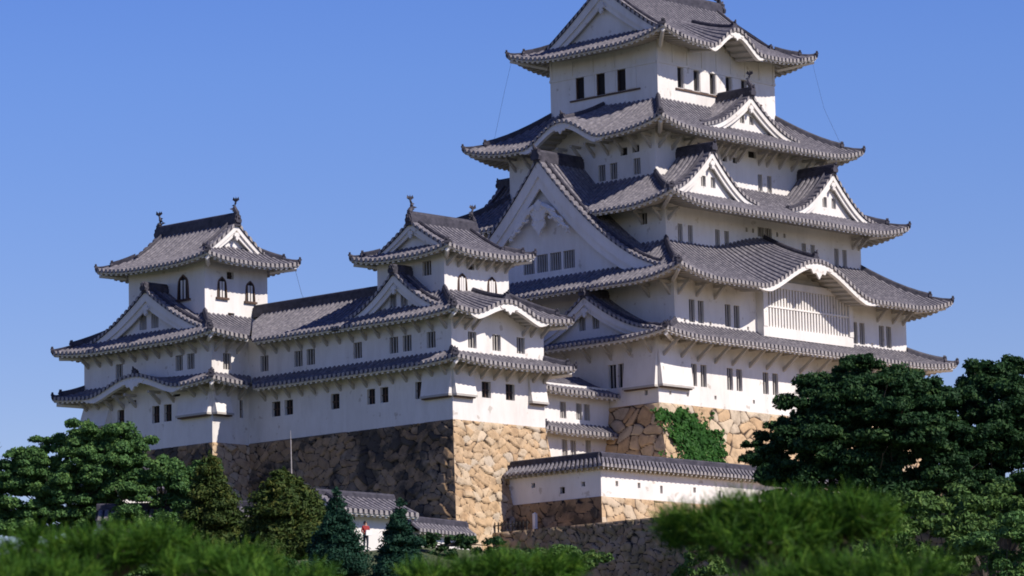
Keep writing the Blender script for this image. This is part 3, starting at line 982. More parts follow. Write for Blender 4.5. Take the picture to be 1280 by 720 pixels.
# lattice bay under the undulating gable
bay = MB()
P, L = frame(F2, 'S')
b0, b1 = 10.55-F2[0], 20.55-F2[0]
bay.fbox(P, b0, b1, -.62, -.004, 5.25, 5.95, iPL)
bay.fbox(P, b0, b0+.42, -.66, -.004, 5.952, 9.1, iPL); bay.fbox(P, b1-.42, b1, -.66, -.004, 5.952, 8.9, iPL)
bay.fbox(P, b0+.424, b1-.424, -.3, -.004, 5.952, 9.6, iPB)
bay.fbox(P, b0+.424, b1-.424, -.56, -.31, 7.32, 7.44, iPL)
bay.fbox(P, b0+.424, b1-.424, -.6, -.306, 8.72, 9.2, iPL)
bo = bay.build('lattice_bay', CAST, K)
sl_ = MB()
for k in range(28):
    s = b0+.6+(b1-b0-1.2)*k/27
    sl_.fbox(P, s-.085, s+.085, -.52, -.32, 5.96, 7.318, iPL); sl_.fbox(P, s-.085, s+.085, -.52, -.32, 7.442, 8.716, iPL)
sl_.build('lattice_slats', CAST, bo)
# storey 3
E3 = (1.47, 28.0, -.4, 23.1)
w3 = walls(K, F3, 11.0, 14.35, {
    'S': [B(c, 12.25, .5, 1.25) for c in (5.42, 6.5, 9.4, 10.4, 18.97, 19.97, 22.7, 23.65)]+[B(14.2, 13.2, .75, .7, 2), B(15.0, 13.2, .75, .7, 2)]+[(c, 13.2, .22, .3, 'hole', 0) for c in (12.6, 13.3, 16, 16.8)],
    'W': [B(4.25, 13.3, .6, .8), B(19, 13.2, .6, .8)]})
r3, H3, T3 = skirt(K, E3, F4, 13.8, 16.55, .8, skip={'W': [(7.6, 15.1)], 'E': [(7.6, 15.1)]})
brackets(r3, F3, 'S', [4.2, 24.6, 25.3], 13.75, .8, .8)
brackets(r3, F3, 'W', [2.7, 4.4], 13.75, .8, .8)
# big west gable
BG, LBG = frame(E2, 'W')
dormer(K, BG, H2['W'][2], s_of(E2, 'W', 11.35), 11.65, 1.5, 6.6, 18.05, 9.3, bw=1.3, name='great_gable', label='great western gable with carved white pendant',
       wmaxlim=12.4, fancy=True, orn=1.08, inset=.62, fin=1.35, wins=[(c, 10.85, 1.05, 1.25, 'bars', 4) for c in (-1.55, -.3, .95, 2.2)])
BGE, _ = frame(E2, 'E')
dormer(K, BGE, H2['E'][2], s_of(E2, 'E', 11.35), 11.65, 1.5, 6.6, 18.05, 9.3, bw=1.3, name='great_gable', label='great eastern gable', wmaxlim=12.4, orn=1.2, inset=.62, fin=1.35)
# small west dormer on the lowest roof
P1, _ = frame(E1, 'W')
dormer(K, P1, H1['W'][2], s_of(E1, 'W', 6.0), 5.9, .95, 3.5, 7.75, 5.0, bw=.62, fin=.9, orn=.7, wins=[(c, 5.95, .62, .95, 'bars', 2) for c in (-.62, .62)], label='small gable above the lowest west eave')
# pairs of dormers on the third roof
for sd_ in 'SN':
    P3, _ = frame(E3, sd_)
    for c in (8.0, 21.45):
        dormer(K, P3, H3[sd_][2], s_of(E3, sd_, c), 4.25, 1.75, 5.2, 18.15, 15.0, qp=1.5, bw=.56, fin=.95, orn=.62, wins=[(q, 16.0, .5, .75, 'bars', 1) for q in (-.5, .55)])
# storey 4
E4 = (3.37, 26.07, 2.02, 20.7)
karaW4 = (11.35, 3.7, 1.5)
w4 = walls(K, F4, 16.2, 20.0, {
    'S': [B(c, 17.3, .5, 1.2) for c in (17.0, 18.05)]+[(c, 18.6, .5, .42, 'hole', 0) for c in (13.1, 14.25)]+[(10.6, 19.2, .9, .5, 'hole', 0), (16.2, 19.25, .9, .5, 'hole', 0)],
    'W': [B(9.45, 17.35, .66, 1.15, 2), B(8.35, 17.35, .66, 1.15, 2), B(6.2, 17.4, .62, 1.15, 2), (7.36, 18.6, .62, .55, 'bars', 0), (6.26, 18.65, .62, .5, 'bars', 0)]},
    extra=kara_fill(E4, F4, 'W', karaW4, 19.5))
r4, H4, T4 = skirt(K, E4, F6, 19.5, 22.5, .75, kara={'W': karaW4, 'E': karaW4})
brackets(r4, F4, 'S', [6.0, 7.4, 8.8, 11.9, 12.8, 13.7, 14.6, 16.9, 17.8, 19.2, 20.6, 22, 23.4], 19.42, .85, .95)
brackets(r4, F4, 'W', [4.9, 6.2, 7.5, 8.8, 10.1, 11.4, 12.7, 14.6, 16.2, 17.6], 19.42, .85, .95)
P4, _ = frame(E4, 'S')
dormer(K, P4, H4['S'][2], s_of(E4, 'S', 14.72), 4.6, 1.2, 4.4, 23.15, 20.55, qp=1.5, bw=.54, fin=.95, orn=.6, fish=True, wins=[(q, 21.45, .5, .6, 'bars', 1) for q in (-.5, .55)], label='central south gable below the top storey')
P4, _ = frame(E4, 'N')
dormer(K, P4, H4['N'][2], s_of(E4, 'N', 14.72), 4.6, 1.2, 4.4, 23.15, 20.55, qp=1.5, bw=.54, fin=.95, orn=.6)
# top storey
E6 = (6.12, 23.34, 3.92, 18.78)
karaS6 = (14.3, 2.9, 1.5)
def trim6(mb):
    for sd_ in 'SW':
        P, L = frame(F6, sd_)
        mb.fbox(P, -.05, L+.05, -.055, -.003, 25.12, 25.30, iPL)
        n = 8 if sd_ == 'S' else 5
        for k in range(n+1):
            s = .09+(L-.18)*k/n
            mb.fbox(P, s-.09, s+.09, -.05, -.003, 25.302, 26.6, iPL)
        mb.fbox(P, 1.9, L-1.6, -.09, -.003, 23.42, 23.54, iWD)
    kara_fill(E6, F6, 'S', karaS6, 26.4)(mb)
w6 = walls(K, F6, 22.0, 27.0, {'S': [(c, 24.35, .62, 1.5, 'shutter', 0) for c in (10.65, 12.42, 14.19, 15.97, 17.7)], 'W': [(c, 24.35, .8, 1.55, 'shutter', 0) for c in (13.57, 11.6, 9.65)]}, extra=trim6)
for sd_, cs_, a_, b_ in (('S', (10.65, 12.42, 14.19, 15.97), .36, 1.3), ('W', (13.57, 11.6, 9.65), .44, 1.4)):
    P, L = frame(F6, sd_)
    for c in cs_:
        s = s_of(F6, sd_, c)
        sh = MB()
        sh.fbox(P, s+a_, s+b_, -.05, -.003, 23.6, 25.1, iPL)
        sh.build('shutter', CAST, w6)
r6, H6 = irimoya(K, E6, 'x', 26.4, 31.4, 1.9, .8, bw=.9, kara=('S',)+karaS6, orn=.85, fin=1.2, ov=2.1)

# ================================================================== west small keep
X0, Y0 = -17.7, 2.06
Wk = empty('small_keep', (-13.3, 6.9, -2.1), 'three-roofed white turret at the near end of the long gallery, with bell-shaped windows', 'castle turret')
G1 = (X0, -9.0, Y0, 11.66); G3 = (-16.38, -10.3, 3.84, 9.9)
def C(c, z, w=.72, h=1.0): return (c, z, w, h, 'cross', 1)
V2 = lambda c, z, w=.78, h=1.05: (c, z, w, h, 'bars', 2)
walls(Wk, G1, -2.15, 1.75, {'S': [C(-14.55, -.04, .85, 1.05), C(-12.3, -.04, .85, 1.05)], 'W': [C(9.33, -.02), C(8.13, -.02), C(5.05, -.02, .6, 1.1)]})
EA = (-19.0, -7.6, .45, 11.66)
ra, HA, TA = skirt(Wk, EA, G1, 1.42, 2.15, .28, sides='SWE', open_=('NW', 'NE'))
brackets(ra, G1, 'S', [-17.4, -16.2, -15, -13.8, -12.6, -11.4, -10.2, -9.2], 1.42, .85, .85)
brackets(ra, G1, 'W', [2.5, 3.7, 4.9, 6.1, 7.3, 8.5, 9.7, 10.9], 1.42, .75, .85)
stone_drop(Wk, G1, 'S', X0+.02, -15.8, 1.25, -.72, .34)
stone_drop(Wk, G1, 'W', Y0+.02, 4.6, 1.25, -.72, .34)
stone_drop(Wk, G1, 'S', -10.55, -9.02, 1.25, -.72, .34)
karaA = (-13.75, 3.5, 1.02)
EB = (-19.0, -7.66, .5, 11.66)
walls(Wk, G1, 1.9, 4.95, {'S': [V2(c, 3.08) for c in (-15.77, -13.5, -11.2)]+[(c, 4.5, .8, .34, 'hole', 0) for c in (-13.9, -12.7)], 'W': [V2(c, 3.12) for c in (10.5, 7.2, 6.0, 3.86)]},
      extra=kara_fill(EB, G1, 'S', karaA, 4.52))
rb_, HB, TB = skirt(Wk, EB, G3, 4.52, 6.35, .3, sides='SWE', open_=('NW', 'NE'), kara={'S': karaA})
brackets(rb_, G1, 'S', [-17.4, -16.4, -15.7, -11, -10.2, -9.2], 4.5, .85, .85)
brackets(rb_, G1, 'W', [2.5, 3.7, 4.9, 6.1, 7.3, 8.5, 9.7, 10.9], 4.5, .75, .85)
PB_, _ = frame(EB, 'W')
dormer(Wk, PB_, HB['W'][2], s_of(EB, 'W', 6.86), 4.35, .95, 2.8, 7.75, 5.15, qp=1.5, bw=.62, fin=.85, orn=.6, wins=[(c, 6.0, .62, .85, 'bars', 2) for c in (-.5, .5)], label='west gable with paired barred windows')
walls(Wk, G3, 5.6, 9.15, {'S': [(-14.75, 7.0, .75, 1.25, 'bell', 3), (-11.95, 7.05, .75, 1.2, 'bell', 3), (-13.85, 8.2, .6, .42, 'cross', 1)], 'W': [V2(5.4, 8.05, .8, .95)]})
ET = (-17.55, -9.13, 2.43, 11.3)
rt_, HT = irimoya(Wk, ET, 'x', 8.8, 11.25, 1.15, .42, bw=.44, orn=.55, fin=.8, ov=1.35)
brackets(rt_, G3, 'S', [-16.1, -15.1, -14.2, -13.3, -12.4, -11.5, -10.6], 8.72, .7, .7)

# ================================================================== long gallery
Ga = empty('long_gallery', (-14.7, 16, -2), 'long two-storey white gallery with barred windows linking the two turrets', 'castle gallery')
GG = (X0, -11.7, 11.663, 20.9)
walls(Ga, GG, -2.1, 1.75, {'W': [C(18.2, .0, .8), C(17.0, .0, .8), C(12.64, -.02, .8)]})
EGa = (-19.0, -10.4, 11.663, 20.9)
skirt(Ga, EGa, GG, 1.42, 2.15, .0, sides='E', open_=('NW', 'NE', 'SW', 'SE'))
ga1, HG1, _ = skirt(Ga, EGa, GG, 1.42, 2.15, .0, sides='W', open_=('NW', 'NE', 'SW', 'SE'), valley={'W': ('L', 1.75)})
brackets(ga1, GG, 'W', [12.1, 13.3, 14.5, 15.7, 16.9, 18.1, 19.2], 1.42, .75, .85)
walls(Ga, GG, 1.9, 4.9, {'W': [V2(c, 3.14) for c in (19.28, 16.03, 14.86)]})
RI = (-14.705, -14.695, 11.663, 22.4)
EGb = (-19.0, -10.4, 11.0, 22.4)
ga2, HG2, _ = skirt(Ga, EGb, RI, 4.52, 7.1, .0, sides='WE', open_=('NW', 'NE', 'SW', 'SE'), valley={'W': ('L', 3.25)}, nt=10)
brackets(ga2, GG, 'W', [12.1, 13.3, 14.5, 15.7, 16.9, 18.1, 19.2], 4.5, .75, .85)
rr = MB()
ridge_run(rr, [(-14.7, 9.6+k*2.4, 7.18) for k in range(7)], .42, .5)
rr.build('ridge', CAST, ga2)

# ================================================================== far (north-west) tower
Lt = empty('corner_tower', (-16.4, 27.2, -1.9), 'white corner turret at the far left end of the gallery, fish finials on its ridge', 'castle turret')
L1 = (-21.0, -12.0, 20.85, 33.65); L3 = (-19.3, -13.5, 23.3, 30.95)
walls(Lt, L1, -2.2, 1.95, {'W': [C(29.93, .22, .72, 1.15), C(26.4, .16, .75, 1.15), C(25.2, .16, .75, 1.15), (28.75, 1.4, .8, .5, 'hole', 0), (24.3, 1.4, .8, .45, 'hole', 0)],
     'S': [C(-18.35, .2, .3, 1.2)]})
karaL = (27.2, 4.7, 1.1)
ELa = (-22.5, -10.5, 19.3, 35.3)
la, HLa, _ = skirt(Lt, ELa, L1, 1.62, 2.35, .3, kara={'W': karaL}, valley={'S': ('R', 3.5)})
brackets(la, L1, 'W', [21.2, 22.4, 24.6, 26, 28.4, 29.6, 30.8, 32, 33.2], 1.62, .85, .85)
brackets(la, L1, 'S', [-20.7, -19.7, -18.6], 1.62, .85, .85)
stone_drop(Lt, L1, 'S', -20.98, -19.5, 1.4, -.42, .45)
stone_drop(Lt, L1, 'W', 20.87, 23.9, 1.4, -.42, .45)
stone_drop(Lt, L1, 'W', 30.9, 33.63, 1.4, -.42, .6)
walls(Lt, L1, 2.0, 5.15, {'W': [V2(c, 3.4, .72, 1.05) for c in (30.06, 24.05, 22.9)], 'S': [V2(-19.6, 3.3, .72, 1.1)]}, extra=kara_fill(ELa, L1, 'W', karaL, 1.62))
ELb = (-22.5, -10.5, 19.3, 35.3)
lb, HLb, _ = skirt(Lt, ELb, L3, 4.75, 6.75, .32, valley={'S': ('R', 3.5)})
brackets(lb, L1, 'W', [21.2, 22.4, 23.6, 24.8, 26, 27.2, 28.4, 29.6, 30.8, 32, 33.2], 4.7, .85, .85)
brackets(lb, L1, 'S', [-20.7, -19.7, -18.7], 4.7, .85, .85)
PLb, _ = frame(ELb, 'W')
dormer(Lt, PLb, HLb['W'][2], s_of(ELb, 'W', 27.1), 6.9, 1.2, 3.4, 8.6, 5.25, qp=1.5, bw=.75, fin=.9, orn=.75, wins=[(c, 6.55, .75, 1.0, 'bars', 3) for c in (-.75, .45)], label='broad west gable with barred windows')
walls(Lt, L3, 6.0, 10.65, {'S': [(-17.75, 8.7, .75, 1.35, 'bell', 2), (-15.15, 8.65, .75, 1.35, 'bell', 2), (-16.95, 9.6, .62, .5, 'cross', 1), (-16.9, 6.85, .6, .4, 'cross', 1)], 'W': [(25.4, 8.8, .95, 1.6, 'bell', 2)]})
ELt = (-20.75, -12.05, 21.5, 32.75)
lt_, HLt = irimoya(Lt, ELt, 'y', 10.25, 13.25, 1.65, .42, bw=.5, orn=.6, fin=.85, ov=1.5)

# ================================================================== connecting corridor (between small keep and main keep)
Co = empty('linking_corridor', (-4.5, 7, -4), 'narrow two-roofed white corridor squeezed between the small keep and main keep', 'castle corridor')
CW = (-9.0, -.05, 4.36, 9.5)
walls(Co, CW, -1.95, 1.3, {'S': [V2(-4.68, -.45, .62, 1.1), V2(-3.1, -.45, .58, 1.1), V2(-2.3, -.45, .58, 1.1)]})
walls(Co, CW, -9.4, -1.6, {'S': [V2(-4.6, -2.95, .55, 1.1), V2(-3.75, -2.95, .55, 1.1), V2(-2.25, -2.85, .55, 1.1)]})
for (ze_, zt_, dep) in ((.62, 2.15, 2.55), (-2.02, -1.42, 1.0)):
    ER = (-7.7, -.1, 3.3, 10.6)
    if dep < 2: RW_ = (-6.7, -.1, 4.36, 9.5)
    else: RW_ = (-5.2, -.1, 6.9, 7.0)
    skirt(Co, ER, RW_, ze_, zt_, .16, sides='SWN', open_=('SE', 'NE'))

# ================================================================== stone bases
stone_base('stone_base', (0, 29.4, 0, 22.7), 0, -9.5, 'tan stone base under the tallest keep, with ivy on its sunny face', {'S': ST, 'W': ST}, 'SW', {'S': 3.4, 'W': 2.0}, (1.15, .82), 3)
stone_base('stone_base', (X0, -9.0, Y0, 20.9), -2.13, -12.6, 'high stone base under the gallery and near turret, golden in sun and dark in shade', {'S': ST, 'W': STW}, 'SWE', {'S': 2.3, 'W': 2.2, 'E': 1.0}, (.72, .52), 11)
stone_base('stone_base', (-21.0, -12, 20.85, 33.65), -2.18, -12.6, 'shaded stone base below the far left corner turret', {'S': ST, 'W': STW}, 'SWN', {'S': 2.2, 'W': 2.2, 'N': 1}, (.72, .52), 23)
rw = stone_base('retaining_wall', (-15.8, 40, -48, 3.2), -9.38, -14.8, 'low rough stone retaining wall below the white plaster wall', {'W': STR, 'S': STR}, 'SW', {'S': .8, 'W': .6}, (.62, .44), 31, amp=.14, ew=.2, cat='retaining wall')

# ================================================================== tiled plaster walls
def roofed_wall(root, pts, zb, zt, thick=.55, roof_w=.85, rise=.75, holes=None, foot=None, cap_ends=(True, True)):
    """plaster wall with a little tiled gable roof following plan points"""
    n = len(pts)-1
    zt_l = zt if isinstance(zt, (list, tuple)) else [zt]*len(pts)
    zb_l = zb if isinstance(zb, (list, tuple)) else [zb]*len(pts)
    wm, rm = MB(), MB()
    dirs = [(Vector(pts[k+1])-Vector(pts[k])).normalized() for k in range(n)]
    def off(k, d):      # mitred offset of point k to the right-hand (outer) side
        if k == 0: m = Vector((dirs[0].y, -dirs[0].x)); return Vector(pts[0])+m*d
        if k == n: m = Vector((dirs[-1].y, -dirs[-1].x)); return Vector(pts[n])+m*d
        a = Vector((dirs[k-1].y, -dirs[k-1].x)); b = Vector((dirs[k].y, -dirs[k].x))
        m = (a+b).normalized(); return Vector(pts[k])+m*(d/max(.3, m.dot(a)))
    def q(k, d, z): p = off(k, d); return (p.x, p.y, z)
    wins = []
    for k in range(n):
        for sg in (1, -1):
            a, b = q(k, sg*thick/2, 0), q(k+1, sg*thick/2, 0)
            L = math.dist(a, b)
            fr = lambda s, t, z, a=a, b=b, L=L, k=k, sg=sg: (a[0]+(b[0]-a[0])*s/L-(dirs[k].y)*t*sg, a[1]+(b[1]-a[1])*s/L+dirs[k].x*t*sg, z)
            hs_ = [(h[1]*L, h[2], h[3], h[4]) for h in (holes or ()) if h[0] == k and sg == 1]
            zb0, zb1, z0, z1 = zb_l[k], zb_l[k+1], zt_l[k], zt_l[k+1]
            ss = sorted({0, L, *[c+e*w/2 for c, z, w, hh in hs_ for e in (-1, 1)]})
            for s0, s1 in zip(ss[:-1], ss[1:]):
                lo = lambda s: zb0+(zb1-zb0)*s/L
                hi = lambda s: z0+(z1-z0)*s/L
                hh_ = [h for h in hs_ if abs((s0+s1)/2-h[0]) < h[2]/2]
                if hh_:
                    c, z, w, hh = hh_[0]
                    wm.poly([fr(s0, 0, lo(s0)), fr(s1, 0, lo(s1)), fr(s1, 0, z-hh/2), fr(s0, 0, z-hh/2)], iPL)
                    wm.poly([fr(s0, 0, z+hh/2), fr(s1, 0, z+hh/2), fr(s1, 0, hi(s1)), fr(s0, 0, hi(s0))], iPL)
                    for (u, v) in (((s0, z-hh/2), (s1, z-hh/2)), ((s1, z-hh/2), (s1, z+hh/2)), ((s1, z+hh/2), (s0, z+hh/2)), ((s0, z+hh/2), (s0, z-hh/2))):
                        wm.poly([fr(u[0], 0, u[1]), fr(v[0], 0, v[1]), fr(v[0], .25, v[1]), fr(u[0], .25, u[1])], iPL)
                    wins.append([fr(s0, .246, z-hh/2), fr(s1, .246, z-hh/2), fr(s1, .246, z+hh/2), fr(s0, .246, z+hh/2)])
                else:
                    wm.poly([fr(s0, 0, lo(s0)), fr(s1, 0, lo(s1)), fr(s1, 0, hi(s1)), fr(s0, 0, hi(s0))], iPL)
            # roof slope
            A0, B0 = q(k, sg*roof_w, z0+.02), q(k+1, sg*roof_w, z1+.02)
            A1, B1 = q(k, 0, z0+rise), q(k+1, 0, z1+rise)
            LL = math.dist(A0, B0)
            smp = rib_samples(0, LL, .38, .14)
            V0, W0, V1, W1 = map(Vector, (A0, B0, A1, B1))
            cols = []
            for s, b, w in smp:
                u = s/LL
                lo_, hi_ = V0.lerp(W0, u), V1.lerp(W1, u)
                cols.append([tuple(lo_.lerp(hi_, j/4)+Vector((0, 0, b-.06*math.sin(math.pi*j/4)))) for j in range(5)])
            rib_grid(rm, cols, smp)
            for (s, b, w), (s2, b2, w2) in zip(smp[:-1], smp[1:]):
                p, p2 = V0.lerp(W0, s/LL), V0.lerp(W0, s2/LL)
                on_rib = w and w2
                rm.poly([tuple(p+Vector((0, 0, b))), tuple(p2+Vector((0, 0, b2))), tuple(p2-Vector((0, 0, .09))), tuple(p-Vector((0, 0, .09)))], iTE if on_rib else iRG)
            I0, I1 = Vector(q(k, sg*(roof_w-.15), z0-.09)), Vector(q(k+1, sg*(roof_w-.15), z1-.09))
            J0, J1 = Vector(q(k, sg*thick*.45, z0-.02)), Vector(q(k+1, sg*thick*.45, z1-.02))
            rm.poly([tuple(V0-Vector((0, 0, .08))), tuple(W0-Vector((0, 0, .08))), tuple(J1), tuple(J0)], iPB)
            nr = max(2, int(LL/.45))
            for j in range(nr):
                u = (j+.5)/nr
                p, pj = V0.lerp(W0, u), J0.lerp(J1, u)
                dd = (W0-V0).normalized()*.06
                p = p.lerp(pj, .12)
                rm.hexa([tuple(p-dd-Vector((0, 0, .2))), tuple(p+dd-Vector((0, 0, .2))), tuple(pj+dd-Vector((0, 0, .2))), tuple(pj-dd-Vector((0, 0, .2))),
                         tuple(p-dd-Vector((0, 0, .09))), tuple(p+dd-Vector((0, 0, .09))), tuple(pj+dd-Vector((0, 0, .03))), tuple(pj-dd-Vector((0, 0, .03)))], iPB)
        rm_pts = [Vector(pts[k]).to_3d()+Vector((0, 0, zt_l[k]+rise+.04)), Vector(pts[k+1]).to_3d()+Vector((0, 0, zt_l[k+1]+rise+.04))]
        ridge_run(rm, [tuple(rm_pts[0].lerp(rm_pts[1], j/4)) for j in range(5)], .3, .24)
    for k, e in ((0, cap_ends[0]), (n, cap_ends[1])):
        if e:
            wm.poly([q(k, thick/2, zb_l[k]), q(k, -thick/2, zb_l[k]), q(k, -thick/2, zt_l[k]), q(k, 0, zt_l[k]+rise-.1), q(k, thick/2, zt_l[k])], iPL)
    wo = wm.build('wall', CAST, root)
    rm.build('roof', CAST, root)
    for w in wins:
        m = MB(); m.poly(w, iDK); m.build('loophole', CAST, wo)
    return wo

PW = empty('plaster_wall', (-6, -5, -9.4), 'angled white plaster wall with tiled coping and loopholes on a low stone footing', 'plaster wall')
roofed_wall(PW, [(-13.1, 1.35), (-13.1, -6.2), (22, -6.2)], -7.5, -5.6, .6, .9, .66,
            holes=[(0, .27, -6.35, .3, .3), (0, .585, -6.85, .42, .42), (0, .81, -6.6, .3, .3)]+[(1, q/35.1, -6.6, .26, .34) for q in (1.5, 3.6, 9, 14, 18)]+[(1, 5.75/35.1, -6.75, .24, .5), (1, 11.5/35.1, -6.75, .24, .5)])
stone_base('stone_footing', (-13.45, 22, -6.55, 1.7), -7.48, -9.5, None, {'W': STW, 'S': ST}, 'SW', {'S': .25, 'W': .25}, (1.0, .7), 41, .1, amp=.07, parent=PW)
plc = MB()
plc.box(-13.35, -11.9, 1.02, 1.34, -9.4, -5.9, iPL)
plc.build('wall_return', CAST, PW)

# ------------------------------------------------------------------ gate building and low walls west of the gallery
Gh = empty('gatehouse', (-33, -5.5, -12), 'small white gatehouse with a pale tiled gable roof half hidden by young cypresses', 'gatehouse')
gr = (-37.3, -30.9, -7.6, -3.4)
walls(Gh, (-36.6, -31.5, -6.8, -4.2), -12.3, -9.35, {})
Pg, Lg = frame(gr, 'S'); Pn, _ = frame(gr, 'N')
hg = lambda s, t: -9.62+1.0*(t/2.1)**1.1
for P in (Pn, Pg):
    m = MB()
    smp = rib_samples(0, Lg)
    tiles(m, P, hg, smp, lambda s: 0, lambda s: 2.1, 5)
    eave(m, P, hg, smp, .8, lambda s: 2.1, lambda s: 0, .12)
    go = m.build('roof', CAST, Gh)
Pe, Le = frame(gr, 'W')
gable_front(go, Pe, 2.1, lambda x: -9.62+1.0*max(0, 1-x/2.1)**1.1, (2.05, 2.05), .0, lambda s, t: -10.0, bw=.24, inset=.75, ridge_to=6.4, zr=-8.58, orn=.35, fin=.5)
LW = empty('low_wall', (-24, -2.5, -12), 'short pale tiled wall running from the gatehouse to the foot of the stone base', 'tiled wall')
roofed_wall(LW, [(-27.7, -3.6), (-21.6, -2.6)], -14.3, -10.1, .5, .75, .62)
LW2 = empty('low_wall', (-38, 3, -12), 'long tiled wall glimpsed between the trees at lower left', 'tiled wall')
roofed_wall(LW2, [(-42.5, 7.8), (-35.6, .2)], -12.4, -9.35, .5, .8, .68)
Sd = empty('storehouse', (-33.5, 15.7, -12), 'little white gabled storehouse peeping out of the left-hand trees', 'storehouse')
walls(Sd, (-35.3, -31.5, 14.1, 17.3), -12.3, -6.3, {})
sr = (-35.9, -31.0, 13.4, 18.0)
hs2 = lambda s, t: -6.6+1.35*(t/2.3)**1.1
for sd_ in 'SN':
    P, L = frame(sr, sd_)
    m = MB()
    tiles(m, P, hs2, rib_samples(0, L), lambda s: 0, lambda s: 2.3, 5)
    so_ = m.build('roof', CAST, Sd)
Pe, Le = frame(sr, 'W')
gable_front(so_, Pe, 2.3, lambda x: -6.6+1.35*max(0, 1-x/2.3)**1.1, (2.25, 2.25), .0, lambda s, t: -7.0, bw=.3, inset=.6, ridge_to=4.9, zr=-5.2, orn=.3, fin=.5)

# ================================================================== vegetation
def leaf_cloud(clumps, size, seed, nrm_up=.35, aspect=.55, flat=.7):
    """clumps: (x, y, z, rx, ry, rz, n). Returns one array of small leaf-spray faces."""
    g = np.random.default_rng(seed)
    V, F = [], []
    nb = 0
    for (x, y, z, rx, ry, rz, n) in clumps:
        n = int(n)
        d = g.normal(size=(n, 3)); d /= np.linalg.norm(d, axis=1)[:, None]
        r = g.random(n)**.42
        d[:, 2] = np.where(d[:, 2] < -.35, d[:, 2]*.5, d[:, 2])
        c = d*r[:, None]*np.array([rx, ry, rz])
        c *= (1+.22*np.sin(3*d[:, :1]+seed)*np.cos(4*d[:, 1:2]))
        c += np.array([x, y, z])
        nn = d*flat+g.normal(size=(n, 3))*.55+np.array([0, 0, nrm_up])
        nn /= np.linalg.norm(nn, axis=1)[:, None]
        a = np.cross(nn, g.normal(size=(n, 3))); a /= np.linalg.norm(a, axis=1)[:, None]
        b = np.cross(nn, a)
        s = size*(.6+.8*g.random(n))[:, None]
        k = s*.5
        q = np.stack([c-a*k, c+b*k*aspect+nn*k*.15, c+a*k, c-b*k*aspect+nn*k*.1], 1)
        V.append(q.reshape(-1, 3))
        F.append(np.arange(n*4).reshape(n, 4)+nb)
        nb += n*4
    return np.concatenate(V), np.concatenate(F)

def limb(mb, a, b, r0_, r1_, seed, bend=.12, n=6):
    g = random.Random(seed)
    a, b = Vector(a), Vector(b)
    L = (b-a).length
    o1 = Vector((g.uniform(-1, 1), g.uniform(-1, 1), g.uniform(-.2, .6)))*L*bend
    pts = [a.lerp(b, k/n)+o1*math.sin(math.pi*k/n) for k in range(n+1)]
    mb.tube([tuple(p) for p in pts], [r0_+(r1_-r0_)*k/n for k in range(n+1)], 0, 7)
    return pts

def broadleaf(base, clumps, label, mat_, size, seed, name='broadleaf_tree', group=None, dens=1.0, trunk=.35, nlimb=9, fill=.6):
    """clumps (x,y,z,r[,flat]) are absolute pads of foliage"""
    t = empty(name, base, label, 'tree', group)
    cl = []
    g = random.Random(seed)
    full = [(*c[:3], c[3]*1.08, *(c[4:] or [.68])) for c in clumps]
    for i, c in enumerate(clumps):      # fill the hollows between neighbouring pads
        for e in clumps[i+1:]:
            if math.dist(c[:3], e[:3]) < 1.05*(c[3]+e[3]) and g.random() < fill:
                q = Vector(c[:3]).lerp(Vector(e[:3]), g.uniform(.35, .65))
                full.append((q.x+g.uniform(-.4, .4), q.y+g.uniform(-.4, .4), q.z-g.uniform(0, .5), .42*(c[3]+e[3])*g.uniform(.6, 1.1), .8))
    for c in full:
        x, y, z, r = c[:4]; fl = c[4] if len(c) > 4 else .62
        m = int(6+r*4.5)
        for k in range(m):
            a, b = g.uniform(0, 2*math.pi), g.random()**.5
            rr = r*g.uniform(.26, .46)
            cl.append((x+r*.95*b*math.cos(a), y+r*.95*b*math.sin(a), z+r*fl*g.uniform(-.85, .95)*(1-.5*b), rr, rr, rr*.62, dens*rr*rr*520/(size/.34)**1.6))
    v, f = leaf_cloud(cl, size, seed)
    npmesh('crown', v, f, [mat_], t, base)
    tb = MB()
    cen = Vector((sum(c[0] for c in clumps)/len(clumps), sum(c[1] for c in clumps)/len(clumps), min(c[2] for c in clumps)))
    b = Vector(base)
    fork = b.lerp(cen, .55)
    limb(tb, b, fork, trunk, trunk*.7, seed, .05)
    for k, c in enumerate(sorted(clumps, key=lambda c: -c[3])[:nlimb]):
        p = Vector(c[:3])
        pts = limb(tb, fork, p, trunk*.5, trunk*.08, seed+k, .16)
        for q in range(3):
            e = p+Vector((g.uniform(-1, 1), g.uniform(-1, 1), g.uniform(-.3, .6)))*c[3]*.9
            limb(tb, pts[4], e, trunk*.12, trunk*.03, seed+k*3+q, .15, 4)
    tb.build('trunk', [BARK], t)
    return t

